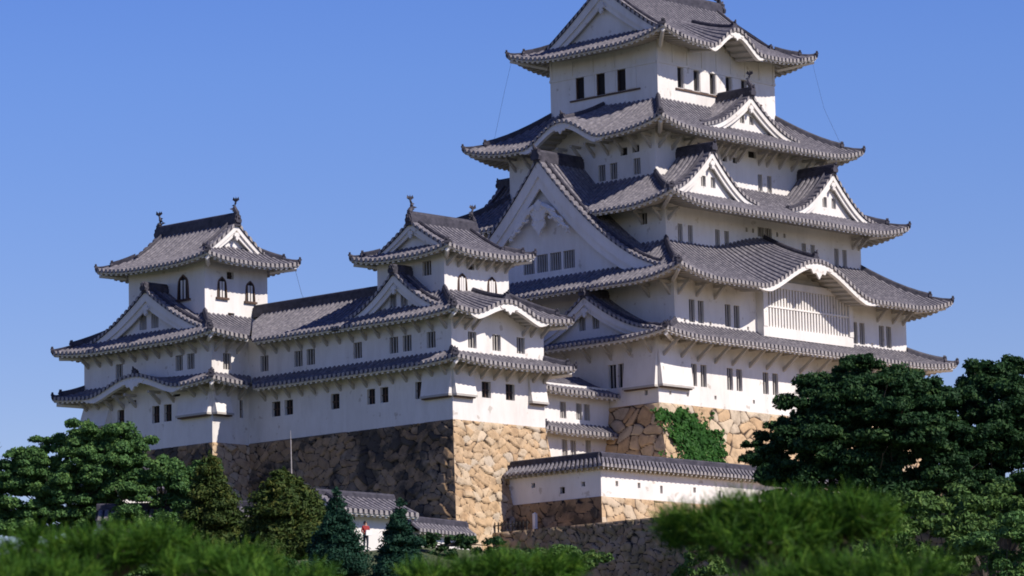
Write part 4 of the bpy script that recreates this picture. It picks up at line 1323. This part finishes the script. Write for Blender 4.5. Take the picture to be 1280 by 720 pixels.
def conifer(base, top, rad, label, mat_, size, seed, name='conifer_tree', group=None, tiers=11, dens=1.0, rag=.3, droop=.12, power=.8):
    t = empty(name, base, label, 'tree', group)
    b, tp_ = Vector(base), Vector(top)
    g = random.Random(seed)
    cl = []
    H = tp_.z-b.z
    tb = MB()
    limb(tb, b, tp_-Vector((0, 0, .3)), .055*rad+.1, .03, seed, .01)
    for k in range(tiers):
        u = (k+.3)/tiers
        R_ = rad*(1-u)**power+.12
        n = max(2, int(2.2+R_*4.2))
        for j in range(n):
            a = g.uniform(0, 2*math.pi)
            rr = R_*g.uniform(1-rag, 1.1)
            p = b.lerp(tp_, u*.97+.03)
            for (q, s) in ((.35, .55), (.72, .5)) if R_ > .5 else ((.4, .6),):
                x, y = p.x+math.cos(a)*rr*q, p.y+math.sin(a)*rr*q
                z = p.z-droop*rr*q*2+g.uniform(-.12, .12)
                cs = rr*s*.78+.08
                cl.append((x, y, z, cs, cs, cs*.62+.05, dens*cs*cs*520/(size/.26)**1.6+14))
            if R_ > .6: limb(tb, p, (p.x+math.cos(a)*rr*.9, p.y+math.sin(a)*rr*.9, p.z-droop*rr*1.6), .05, .015, seed+k*9+j, .06, 3)
    cl.append((tp_.x, tp_.y, tp_.z-.15, .12, .12, .35, 30))
    v, f = leaf_cloud(cl, size, seed, .25, .42, .9)
    npmesh('crown', v, f, [mat_], t, base)
    tb.build('trunk', [BARK], t)
    return t

def ground_z(x, y): return terrain_h(x, y)-.15

RV, UV, FV = r0, Vector((0, 0, 1)), Vector((math.sin(YAW), math.cos(YAW), 0))     # across, up, away for laying out a crown as seen from the south-west
def pads(cx, cy, cz, spec):
    """spec rows: (across, up, away, radius, flatness) in metres from a centre"""
    out_ = []
    for a, u, w, r, *fl in spec:
        p = Vector((cx, cy, cz))+RV*a+UV*u+FV*w
        out_.append((p.x, p.y, p.z, r, *(fl or [.6])))
    return out_

# two big dark trees at right
sp1 = [(-.2, 4.1, 0, 1.2, .5), (-1.6, 3.0, .8, 1.9), (.9, 3.0, -.6, 1.9), (2.6, 2.7, .6, 1.7), (4.0, 1.9, 0, 1.6), (-3.2, 1.9, 0, 1.5), (-1, 1.4, -1.2, 1.9), (1.6, 1.0, -1.4, 1.9), (-3.4, .3, -.4, 1.5),
       (-5.0, .1, .2, 1.3), (-5.7, -.9, 0, 1.0), (-2.2, -.6, -1.6, 1.8), (.4, -1.0, -1.6, 2.0), (3.2, -.5, -1.2, 1.9), (-4.6, -1.9, -.4, 1.5), (-2.6, -2.4, -1, 1.6), (-.4, -2.8, -1, 1.6), (2.2, -2.7, -1, 1.7), (4.6, -2.3, -.6, 1.6), (-6.3, -.2, .3, .55), (5.2, .2, .4, 1.3), (5.2, -3.6, 0, 1.4), (3.2, -4.2, -.3, 1.4), (6.6, -3.0, .3, 1.4), (1.0, -4.2, 0, 1.3), (-4.3, -3.0, -.2, 1.25), (-2.4, -3.7, -.3, 1.3), (-.6, -4.0, -.3, 1.3)]
broadleaf((-25, -36, ground_z(-25, -36)), pads(-26.1, -37.2, -7.25, sp1), 'large dark green broadleaf tree hiding the lower east end of the tallest keep', LF_DARK, .25, 5, trunk=.5, nlimb=13, fill=.75)
sp2 = [(-.6, 4.2, 0, 1.5), (1.4, 4.6, .4, 1.4), (-2.4, 3.0, 0, 1.5), (.4, 2.6, -.8, 2.0), (2.6, 2.6, 0, 1.8), (-2.8, 1.0, -.6, 1.7), (-.4, .4, -1.4, 2.0), (2.4, .2, -.8, 2.0), (-2.2, -1.6, -.8, 1.8), (.8, -2.0, -1, 1.6), (3, -2.3, -.4, 1.7), (4.2, 1.4, .4, 1.9), (4.4, 3.8, .4, 1.5), (-1.2, -3.4, 0, 1.3), (1.6, -3.9, 0, 1.4), (4.3, -2.6, .2, 1.6)]
broadleaf((-19, -38.6, ground_z(-19, -38.6)), pads(-18.1, -39.8, -7.75, sp2), 'dark broadleaf tree cut by the right edge of the picture, sky showing through its crown', LF_DARK, .25, 9, trunk=.5, nlimb=11, fill=.8)
# broadleaf trees at left
sp3 = [(-.3, 3.3, 0, 1.2), (1.6, 2.8, .2, 1.5), (-2.2, 2.6, .4, 1.0, .4), (3.1, 2.1, 0, 1.3), (4.3, .9, .4, 1.2), (-3.8, 1.7, 0, .9, .4), (-4.9, .9, .2, 1.0, .5), (1.7, 1.0, -.9, 1.7), (-1.6, .7, 0, 1.2), (-3.2, -.2, -.4, 1.4), (-.4, -.7, -1.2, 1.7), (-4.9, -1, 0, 1.5), (-2.9, 1.2, .2, 1.2), (-.3, 1.9, .3, 1.3), (.9, 2.0, -.4, 1.4), (-3.9, .6, -.2, 1.3), (-6.2, -1.4, .2, 1.5), (-6.6, .6, 0, 1.0), (2.6, -.5, -.9, 1.4), (-2.2, -2.3, -.8, 1.7), (-4.4, -2.8, -.4, 1.5), (.6, -2.6, -1, 1.6), (-6, 0, .4, 1.1)]
broadleaf((-40.5, 11, ground_z(-40.5, 11)), pads(-40.6, 10.8, -6.7, sp3), 'spreading mid green broadleaf tree at the left edge, below the corner turret', LF_MID, .22, 13, trunk=.34, nlimb=12, fill=.8)
sp4 = [(-.2, 1.7, 0, 1.3), (1.3, 1.4, .2, 1.2), (-1.6, .9, 0, 1.2), (.3, .3, -.8, 1.5), (1.9, -.1, -.3, 1.2), (-1.8, -.8, -.3, 1.4), (.2, -1.4, -.7, 1.5), (1.9, -1.7, 0, 1.4), (-.6, -2.8, -.4, 1.5), (1.5, -3, -.4, 1.4)]
broadleaf((-39.5, 5, ground_z(-39.5, 5)), pads(-39.9, 4.8, -8.4, sp4), 'rounded green tree in front of the little white storehouse', LF_MID, .22, 17, trunk=.25)
sp4b = [(-.9, .1, 0, .7), (.0, .15, .2, .6), (-1.6, -.5, 0, .8), (-.6, -.9, -.2, .9)]
broadleaf((-30.2, 10.5, ground_z(-30.2, 10.5)), pads(-30.2, 10.5, -5.3, sp4b), 'small green tree against the shaded stone base below the corner turret', LF_MID, .22, 19, trunk=.14)
# conifers
conifer((-42.2, -1.8, ground_z(-42, -2)), (-42.3, -1.9, -6.2), 2.5, 'reddish-tinged dark conifer with ragged tiers, left of the gatehouse', LF_OLIVE, .26, 21, rag=.5, power=.62, tiers=13)
conifer((-44.1, -10, ground_z(-44, -10)), (-44.2, -10, -7.8), 3.0, 'broad yellow-green conifer in front of the long shaded stone base', LF_OLIVE, .26, 25, rag=.45, power=.55, tiers=12)
conifer((-49.1, -19.1, ground_z(-49, -19)), (-49.1, -19.1, -9.9), 1.75, 'slim blue-green cypress covering the left gable of the gatehouse', LF_BLUE, .2, 29, group='young cypresses by the gatehouse', rag=.35, tiers=13)
conifer((-50.3, -25, ground_z(-50, -25)), (-50.3, -25, -10.95), 1.75, 'slim blue-green cypress between the gatehouse and the low tiled wall', LF_BLUE, .2, 33, group='young cypresses by the gatehouse', rag=.3, tiers=13)
# undergrowth belt along the foot of the hill
def bush(px, py, pz, spec, label, m, seed, size=.24, cat='bush', name='bush', group=None):
    cl = []
    g = random.Random(seed)
    for (x, y, z, r, fl) in pads(px, py, pz, spec):
        for k in range(int(5+r*4)):
            a, b = g.uniform(0, 2*math.pi), g.random()**.5
            rr = r*g.uniform(.3, .5)
            cl.append((x+r*.85*b*math.cos(a), y+r*.85*b*math.sin(a), z+r*fl*g.uniform(-.7, .9)*(1-.4*b), rr, rr, rr*.7, rr*rr*620/(size/.24)**1.6))
    v, f = leaf_cloud(cl, size, seed)
    gz = terrain_h(px, py)
    t = empty(name, (px, py, gz-.1), label, cat, group)
    npmesh('foliage', v, f, [m], t, (px, py, gz-.1))
    tb = MB()
    for k, (x, y, z, r, fl) in enumerate(pads(px, py, pz, spec)[:6]):
        limb(tb, (px+g.uniform(-.2, .2), py+g.uniform(-.2, .2), gz-.1), (x, y, z), .06, .015, seed+k, .1)
    tb.build('stem', [BARK], t)
    return t
bush(-56.4, -62.2, -15.6, [(-1.2, .9, 0, 1.1, .7), (.4, 1.2, .2, 1.0, .7), (-2.4, .2, 0, 1.0, .7), (-.4, -.2, -.4, 1.2, .7), (1.2, .2, 0, 1.0, .7), (-1.6, -1.2, -.3, 1.3, .7), (.6, -1.4, -.3, 1.2, .7), (2.2, .9, .3, 1.2, .7), (2.6, -.4, 0, 1.2, .7)], 'olive green bush just right of the upper pine branch', LF_BUSH, 41)
bush(-50.7, -61.1, -14.7, [(-.6, 1.0, 0, 1.1, .7), (.6, .6, 0, 1.1, .7), (-1, -.3, -.3, 1.2, .7), (.7, -.7, -.2, 1.2, .7), (0, -1.9, -.3, 1.3, .7), (1.9, .9, .2, 1.2, .7), (2.6, -.2, .2, 1.2, .7), (-1.8, .7, .3, 1.0, .7)], 'round sunlit bush with bare twigs under the right-hand tree', LF_BUSH, 45)
bush(-57.3, -68.4, -17.0, [(0, 1.0, 0, 1.1, .7), (1, .4, 0, 1, .7), (-1, .2, 0, 1.1, .7), (0, -.6, 0, 1.3, .7)], 'bright green bush in the bottom right corner', LF_MID, 49)
bush(-58.2, -52.6, -16.6, [(-.6, .7, 0, .8, .7), (.6, .4, 0, .9, .7), (-1.2, -.2, 0, .8, .7), (.2, -.5, -.2, 1.0, .7), (1.4, .3, .2, .8, .7)], 'low green bush at the foot of the rough retaining wall', LF_BUSH, 53)
bush(-39.7, -18.3, -12.9, [(-1.6, .5, 0, .8, .8), (-.6, .55, 0, .8, .8), (.4, .5, 0, .8, .8), (1.3, .4, 0, .8, .8), (2.4, .3, 0, .8, .8), (-1.2, -.5, 0, .9, .8), (.2, -.5, 0, .9, .8), (1.6, -.6, 0, .9, .8)], 'dark clipped hedge below the low tiled wall', LF_DARK, 57, cat='hedge', name='hedge')
bush(-52, -5, -13.6, [(-2.6, .6, 0, 1.3, .7), (-1, .9, 0, 1.3, .7), (.8, .4, 0, 1.4, .7), (2.6, .2, 0, 1.3, .7), (-2, -.8, -.4, 1.5, .7), (0, -1, -.4, 1.5, .7), (2, -1.2, -.4, 1.5, .7), (-4, .9, 0, 1.3, .7), (-4, -.6, 0, 1.4, .7)], 'wide shaded shrubs behind the lower left pine branch', LF_MID, 61, size=.27)
bush(-56, -21, -15.2, [(-2.6, .8, 0, 1.2, .7), (-1, .6, 0, 1.2, .7), (.8, .4, 0, 1.2, .7), (2.4, .3, 0, 1.2, .7), (-2, -.8, -.4, 1.4, .7), (0, -1, -.4, 1.4, .7), (2, -1.2, -.4, 1.4, .7)], 'dark shrubs at the feet of the young cypresses', LF_DARK, 65, size=.27)
bush(-62, 5, -13.8, [(-6.5, .5, 0, 1.5, .7), (-5, -.9, 0, 1.6, .7), (-4.4, .6, 0, 1.5, .7), (-2.4, .8, 0, 1.5, .7), (-.4, 1.2, 0, 1.5, .7), (1.6, .9, 0, 1.4, .7), (3, .3, 0, 1.3, .7), (-2, -.8, -.4, 1.6, .7), (.3, -1, -.4, 1.6, .7), (2.4, -1, -.4, 1.5, .7)], 'mid green shrubs under the spreading tree at far left', LF_MID, 69, size=.27)

# ivy on the sunny face of the keep's stone base
g = np.random.default_rng(77)
P, L = frame((0, 29.4, 0, 22.7), 'S')
iv, H_ = [], 9.5
pts = []
for k in range(5200):
    s, v = g.uniform(-1.0, 6.2), g.uniform(0, 4.9)
    cx_ = 2.1+.42*v*.55; half = 1.9+.45*v*.5-.35*max(0, v-3.4)
    top = .15+.55*abs(math.sin(s*1.7))+(.9 if s > 3.4 else 0)+(.6 if s < .2 else 0)
    lim = half*(.82+.18*math.sin(v*3.1+.6))
    ok = abs(s-cx_) < lim and v > top
    if (4.4 < s < 5.6 and 1.6 < v < 3.4 and g.random() < .55) or (-1.0 < s < .6 and .5 < v < 1.3 and g.random() < .4): ok = True
    if .6 < s < 1.5 and v > 2.4 and g.random() < .55: ok = False
    if ok: pts.append((s, v))
pts = np.array(pts)
o_ = 3.4*(.72*(pts[:, 1]/H_)+.28*(pts[:, 1]/H_)**2.2)
lump = .10+.22*g.random(len(pts))+.12*np.sin(pts[:, 0]*2.3)*np.cos(pts[:, 1]*2.9)
c = np.stack([pts[:, 0], -o_-lump, -pts[:, 1]], 1)
nn = np.array([0, -1, .25])+g.normal(size=(len(pts), 3))*.5; nn /= np.linalg.norm(nn, axis=1)[:, None]
a = np.cross(nn, g.normal(size=nn.shape)); a /= np.linalg.norm(a, axis=1)[:, None]; b = np.cross(nn, a)
k = (.11+.09*g.random(len(pts)))[:, None]
v = np.stack([c-a*k, c+b*k*.8, c+a*k, c-b*k*.8], 1).reshape(-1, 3)
ivr = empty('ivy', (2.2, -1.5, -9.4), 'bright green ivy climbing the sunlit stone base at its near corner', 'ivy')
npmesh('foliage', v, np.arange(len(v)).reshape(-1, 4), [LF_IVY], ivr, (2.2, -1.5, -9.4))
im, lv = MB(), []
gi = random.Random(4)
for q in range(34):
    s_, v_ = gi.uniform(.6, 4.6), gi.uniform(4.2, 6.5)
    ang = gi.uniform(-.5, .5)
    pts_ = []
    for k in range(22):
        f_ = v_/9.5
        o2 = 3.4*(.72*f_+.28*f_**2.2)+.09
        pts_.append((s_, -o2, -v_))
        if k > 5 and gi.random() < .8:
            for r_ in range(2): lv.append((s_+gi.uniform(-.15, .15), -o2-.05, -v_+gi.uniform(-.12, .12)))
        ang = max(-1.3, min(1.3, ang+gi.uniform(-.35, .35)))
        s_ += .25*math.sin(ang); v_ -= .25*math.cos(ang)
        if v_ < .25: break
    if len(pts_) > 2: im.tube(pts_, .016, 0, 4)
im.build('stem', [BARK], ivr)
c = np.array(lv); gg = np.random.default_rng(8)
nn = np.array([0, -1, .25])+gg.normal(size=(len(c), 3))*.5; nn /= np.linalg.norm(nn, axis=1)[:, None]
a = np.cross(nn, gg.normal(size=nn.shape)); a /= np.linalg.norm(a, axis=1)[:, None]; b = np.cross(nn, a)
k = (.09+.07*gg.random(len(c)))[:, None]
v = np.stack([c-a*k, c+b*k*.8, c+a*k, c-b*k*.8], 1).reshape(-1, 3)
npmesh('trailing_leaves', v, np.arange(len(v)).reshape(-1, 4), [LF_IVY], ivr, (2.2, -1.5, -9.4))

# foreground pine boughs, close to the lens
def pine(base, boughs, label, seed, name='pine_tree'):
    """boughs: list of (x,y,z, half length, half depth, half height)"""
    t = empty(name, base, label, 'pine', 'foreground pines')
    g = np.random.default_rng(seed); gr_ = random.Random(seed)
    V, F = [], []
    nb = 0
    tb = MB()
    top = Vector(base)+Vector((0, 0, 0))
    cen = sum((Vector(b_[:3]) for b_ in boughs), Vector())/len(boughs)
    head = Vector((base[0], base[1], cen.z-.25))
    limb(tb, base, head, .16, .1, seed, .03)
    for bi, (x, y, z, hl, hd, hh, nt_) in enumerate(boughs):
        c = Vector((x, y, z))
        limb(tb, head-Vector((0, 0, .3)), c-UV*hh*.5, .07, .03, seed+bi, .08)
        limb(tb, c-RV*hl*.85-UV*hh*.4, c+RV*hl*.85-UV*hh*.4, .02, .02, seed+bi+50, .04)
        for k in range(nt_):
            a_, w_ = gr_.uniform(-1, 1), gr_.uniform(-1, 1)
            if a_*a_+w_*w_ > 1: continue
            env = math.sqrt(max(0, 1-a_*a_*.9))
            zz = hh*env*(gr_.random()**.5*1.45-.45)*(.72+.28*math.sin(a_*8+seed+w_*3))
            p = c+RV*(a_*hl)+FV*(w_*hd*env-.17*zz/hh)+UV*zz
            ax = (RV*a_*.5+FV*w_*.3+UV*(.75+.3*(zz/hh))+Vector((gr_.uniform(-.4, .4), gr_.uniform(-.4, .4), 0))).normalized()
            limb(tb, c+RV*(a_*hl*.8)-UV*hh*.45, p-ax*.02, .006, .0035, seed+k, .12, 3)
            n = 46
            d = np.array(ax)[None]*g.uniform(.25, 1.0, (n, 1))+g.normal(size=(n, 3))*.5
            d /= np.linalg.norm(d, axis=1)[:, None]
            l = g.uniform(.05, .105, (n, 1))
            st = np.array(p)+np.array(ax)*g.uniform(-.07, .05, (n, 1))
            sd2 = np.cross(d, g.normal(size=(n, 3))); sd2 /= np.linalg.norm(sd2, axis=1)[:, None]
            w = .0019
            q = np.stack([st-sd2*w, st+sd2*w, st+d*l+sd2*w*.5, st+d*l-sd2*w*.5], 1)
            V.append(q.reshape(-1, 3)); F.append(np.arange(n*4).reshape(n, 4)+nb); nb += n*4
    npmesh('needles', np.concatenate(V), np.concatenate(F), [NEEDLE], t, base)
    tb.build('trunk', [BARK], t)
    return t
def bough(px, py, d, hl, hd, hh, n):
    f_ = 4800.0
    p = CAM+(fw+rt*((px-640)/f_)+up*((360-py)/f_))*d
    return (round(p.x, 2), round(p.y, 2), round(p.z, 2), hl, hd, hh, n)
pine((-183.2, -152.4, -30.8), [(-183.05, -152.97, -27.915, .22, .26, .035, 84), (-183.04, -153.42, -27.925, .25, .28, .04, 100), (-183.07, -153.96, -28.04, .22, .26, .03, 80), (-184.01, -153.96, -28.12, .24, .2, .035, 70), (-183.75, -153.3, -28.05, .2, .2, .03, 50), (-183.13, -154.33, -28.12, .18, .2, .025, 45)],
     'sunlit foreground pine boughs along the lower left of the picture', 81)
pine((-180.7, -152.6, -30.8), [(-180.54, -152.71, -27.90, .23, .22, .025, 60), (-180.47, -153.08, -27.895, .26, .22, .035, 74)], 'small foreground pine top at the bottom centre', 85)
pine((-181.2, -155.6, -30.8), [(-181.29, -154.88, -27.87, .2, .26, .05, 95), (-181.28, -155.19, -27.86, .24, .28, .06, 135), (-181.03, -155.31, -27.86, .22, .28, .055, 120), (-181.45, -155.28, -27.95, .26, .2, .03, 50)], 'dense foreground pine bough in front of the white plaster wall', 89)
pine((-182.5, -156.0, -30.8), [(-182.3, -156.11, -28.21, .24, .2, .03, 70), (-182.28, -156.43, -28.20, .27, .22, .035, 80)], 'lower foreground pine bough at the bottom edge, right of centre', 93)

# ================================================================== small things
# thin pole in front of the shaded stone base
pm = MB()
pm.tube([(-38.6, -4.9, -12.6), (-38.75, -5.0, -9), (-38.9, -5.1, -5.45)], [.045, .038, .025], 0, 6)
pm.tube([(-38.9, -5.1, -5.45), (-38.93, -5.12, -4.9)], [.02, .012], 0, 5)
po = pm.build('metal_pole', [noisy('pale_metal', [(.3, (.35, .32, .30)), (.7, (.55, .5, .47))], 3, .6, 0)], origin=Vector((-38.6, -4.9, -12.6)))
tag(po, 'thin pale upright pole standing before the shaded stone base', 'pole')
# lightning cables from the eave corners
for pts in ([(6.4, 18.5, 26.85), (6.3, 19.2, 24.6), (6.0, 20.0, 21.2)], [(23.1, 4.2, 26.7), (24.0, 4.0, 23.5), (24.9, 3.3, 20.9)]):
    m = MB(); m.tube(pts, .009, iRG, 4); m.build('lightning_cable', CAST, K)
m = MB(); m.tube([(-12.3, 21.8, 10.3), (-11.9, 21.6, 8.6), (-11.3, 21.2, 7.0)], .011, iRG, 4); m.build('lightning_cable', CAST, Lt)
# picket fence, white marker and notice post on the terrace
WHT = mat('white_paint', (.78, .77, .74), .5)
DKW = noisy('dark_timber', [(.3, (.02, .02, .02)), (.7, (.05, .045, .04))], 4, .8, 0)
pf = empty('picket_fence', (-15.5, .6, -9.38), 'low dark picket fence along the top of the rough retaining wall', 'fence')
rl = MB(); rl.box(-15.53, -15.47, -2.2, 1.9, -8.95, -8.89, 0); rl.build('rail', [DKW], pf)
for k in range(14):
    y = 1.85-k*.305
    m = MB()
    m.hexa([(-15.57, y-.05, -9.4), (-15.535, y-.05, -9.4), (-15.535, y+.05, -9.4), (-15.57, y+.05, -9.4), (-15.57, y-.05, -8.8), (-15.535, y-.05, -8.8), (-15.535, y+.05, -8.8), (-15.57, y+.05, -8.8)], 0)
    m.poly([(-15.57, y-.05, -8.8), (-15.57, y+.05, -8.8), (-15.555, y, -8.66)], 0)
    m.poly([(-15.535, y-.05, -8.8), (-15.535, y+.05, -8.8), (-15.555, y, -8.66)], 0)
    m.build('picket', [DKW], pf)
def post(name, x, y, z, w, h_, label, cat):
    m = MB()
    m.box(x-w/2, x+w/2, y-w/2, y+w/2, z, z+h_, 0)
    m.hexa([(x-w/2-.02, y-w/2-.02, z+h_+.002), (x+w/2+.02, y-w/2-.02, z+h_+.002), (x+w/2+.02, y+w/2+.02, z+h_+.002), (x-w/2-.02, y+w/2+.02, z+h_+.002)]+[(x, y, z+h_+.12)]*4, 0)
    tag(m.build(name, [WHT], origin=Vector((x, y, z))), label, cat)
post('marker_post', -15.2, 1.75, -9.4, .2, 1.0, 'short white post beside the dark shrubs at the picket fence', 'post')
post('notice_post', -14.0, -1.4, -9.4, .22, 1.15, 'slim white notice post at the foot of the plaster wall footing', 'post')
bush(-15.0, 2.15, -8.85, [(-.5, .1, 0, .42, .9), (.35, .1, 0, .42, .9), (-.9, -.1, 0, .35, .9)], 'small dark shrubs where the picket fence meets the gallery stone base', LF_DARK, 101, size=.14)
bush(-41, -26.5, -14.2, [(-2, .2, 0, 1.0, .7), (-.5, .3, 0, 1.1, .7), (1.2, .3, 0, 1.1, .7), (2.6, .2, 0, 1.0, .7)], 'low green shrubs under the retaining wall at bottom centre', LF_BUSH, 105)
# bare twiggy tree at the far left edge
bt = empty('bare_tree', (-58.5, -2.0, terrain_h(-58.5, -2.0)), 'leafless twiggy tree top at the far left edge', 'tree')
m = MB()
ctr = Vector((-55.4, 1.2, -6.4)); bs = Vector((-58.5, -2.0, terrain_h(-58.5, -2.0)))
trunk_pts = limb(m, bs, ctr-UV*1.6-RV*1.0, .16, .07, 3, .04)
g_ = random.Random(3)
for k in range(16):
    e = ctr+RV*g_.uniform(-1.8, .35)+UV*g_.uniform(-.9, 1.8)+FV*g_.uniform(-.8, .8)
    q = limb(m, trunk_pts[-1-k % 2], e, .035, .01, k, .12, 5)
    for j in range(3):
        limb(m, q[3+j % 2], q[4]+Vector((g_.uniform(-.5, .5), g_.uniform(-.5, .5), g_.uniform(0, .7))), .012, .005, k*5+j, .1, 3)
m.build('trunk', [BARK], bt)

# visitor in a red top by the gatehouse
def person(loc, rz, label):
    root = empty('person', loc, label, 'person')
    J = {'pelvis': (0, 0, .93, .13), 'waist': (0, 0, 1.08, .125), 'chest': (0, -.01, 1.30, .15), 'neck': (0, 0, 1.46, .06), 'head': (0, -.02, 1.60, .098), 'crown': (0, 0, 1.70, .075)}
    ed = [('pelvis', 'waist'), ('waist', 'chest'), ('chest', 'neck'), ('neck', 'head'), ('head', 'crown')]
    for sg, n in ((-1, 'r'), (1, 'l')):
        J.update({n+'sh': (sg*.18, 0, 1.38, .062), n+'el': (sg*.25, .02, 1.10, .045), n+'wr': (sg*.16, -.2, 1.0, .034), n+'ha': (sg*.11, -.28, 1.02, .035),
                  n+'hip': (sg*.09, 0, .86, .095), n+'kn': (sg*.10, -.02, .48, .065), n+'an': (sg*.10, .02, .09, .045), n+'to': (sg*.11, -.16, .04, .04)})
        ed += [('chest', n+'sh'), (n+'sh', n+'el'), (n+'el', n+'wr'), (n+'wr', n+'ha'), ('pelvis', n+'hip'), (n+'hip', n+'kn'), (n+'kn', n+'an'), (n+'an', n+'to')]
    names = list(J)
    me = bpy.data.meshes.new('body')
    me.from_pydata([J[k][:3] for k in names], [(names.index(a), names.index(b)) for a, b in ed], [])
    ob = bpy.data.objects.new('body', me); col.objects.link(ob)
    md = ob.modifiers.new('skin', 'SKIN'); sb = ob.modifiers.new('sub', 'SUBSURF'); sb.levels = 2
    for k, v_ in zip(names, me.skin_vertices[0].data): v_.radius = (J[k][3], J[k][3]); v_.use_root = k == 'pelvis'
    dg = bpy.context.evaluated_depsgraph_get()
    m2 = bpy.data.meshes.new_from_object(ob.evaluated_get(dg))
    bpy.data.objects.remove(ob)
    for q in (mat('skin', (.45, .26, .18), .6), mat('red_cloth', (.28, .02, .02), .8), mat('navy_trousers', (.03, .035, .06), .8), mat('shoe', (.03, .025, .02), .6)): m2.materials.append(q)
    for p in m2.polygons:
        c = p.center
        p.material_index = 3 if c.z < .07 else 2 if c.z < .95 and abs(c.y) < .17 else 0 if (c.z > 1.45 or (c.y < -.17 and c.z > .9)) else 1
        p.use_smooth = True
    bo_ = bpy.data.objects.new('body', m2); col.objects.link(bo_); bo_.parent = root
    hm = MB()
    rows = []
    for i in range(7):
        a = math.pi*.5*i/6
        rows.append([(.112*math.cos(a)*math.cos(t), .015+.122*math.cos(a)*math.sin(t), 1.60+.13*math.sin(a)-(.07 if i == 0 and math.sin(t) > -.3 else 0)) for t in [2*math.pi*j/16 for j in range(17)]])
    hm.grid(rows, 0)
    h_ = hm.build('hair', [mat('black_hair', (.015, .012, .01), .5)], origin=Vector((0, 0, 0)), smooth=True); h_.parent = root
    bg_ = MB()
    bg_.hexa([(-.2, -.42, .86), (.2, -.42, .86), (.2, -.3, .86), (-.2, -.3, .86), (-.17, -.40, 1.16), (.17, -.40, 1.16), (.17, -.32, 1.16), (-.17, -.32, 1.16)], 0)
    b_ = bg_.build('bag', [WHT], origin=Vector((0, 0, 0))); b_.parent = root
    root.rotation_euler = (0, 0, rz)
    return root
person((-39.9, -12.1, terrain_h(-39.9, -12.1)), -.3, 'visitor in a red top holding a pale bag, before the gatehouse')
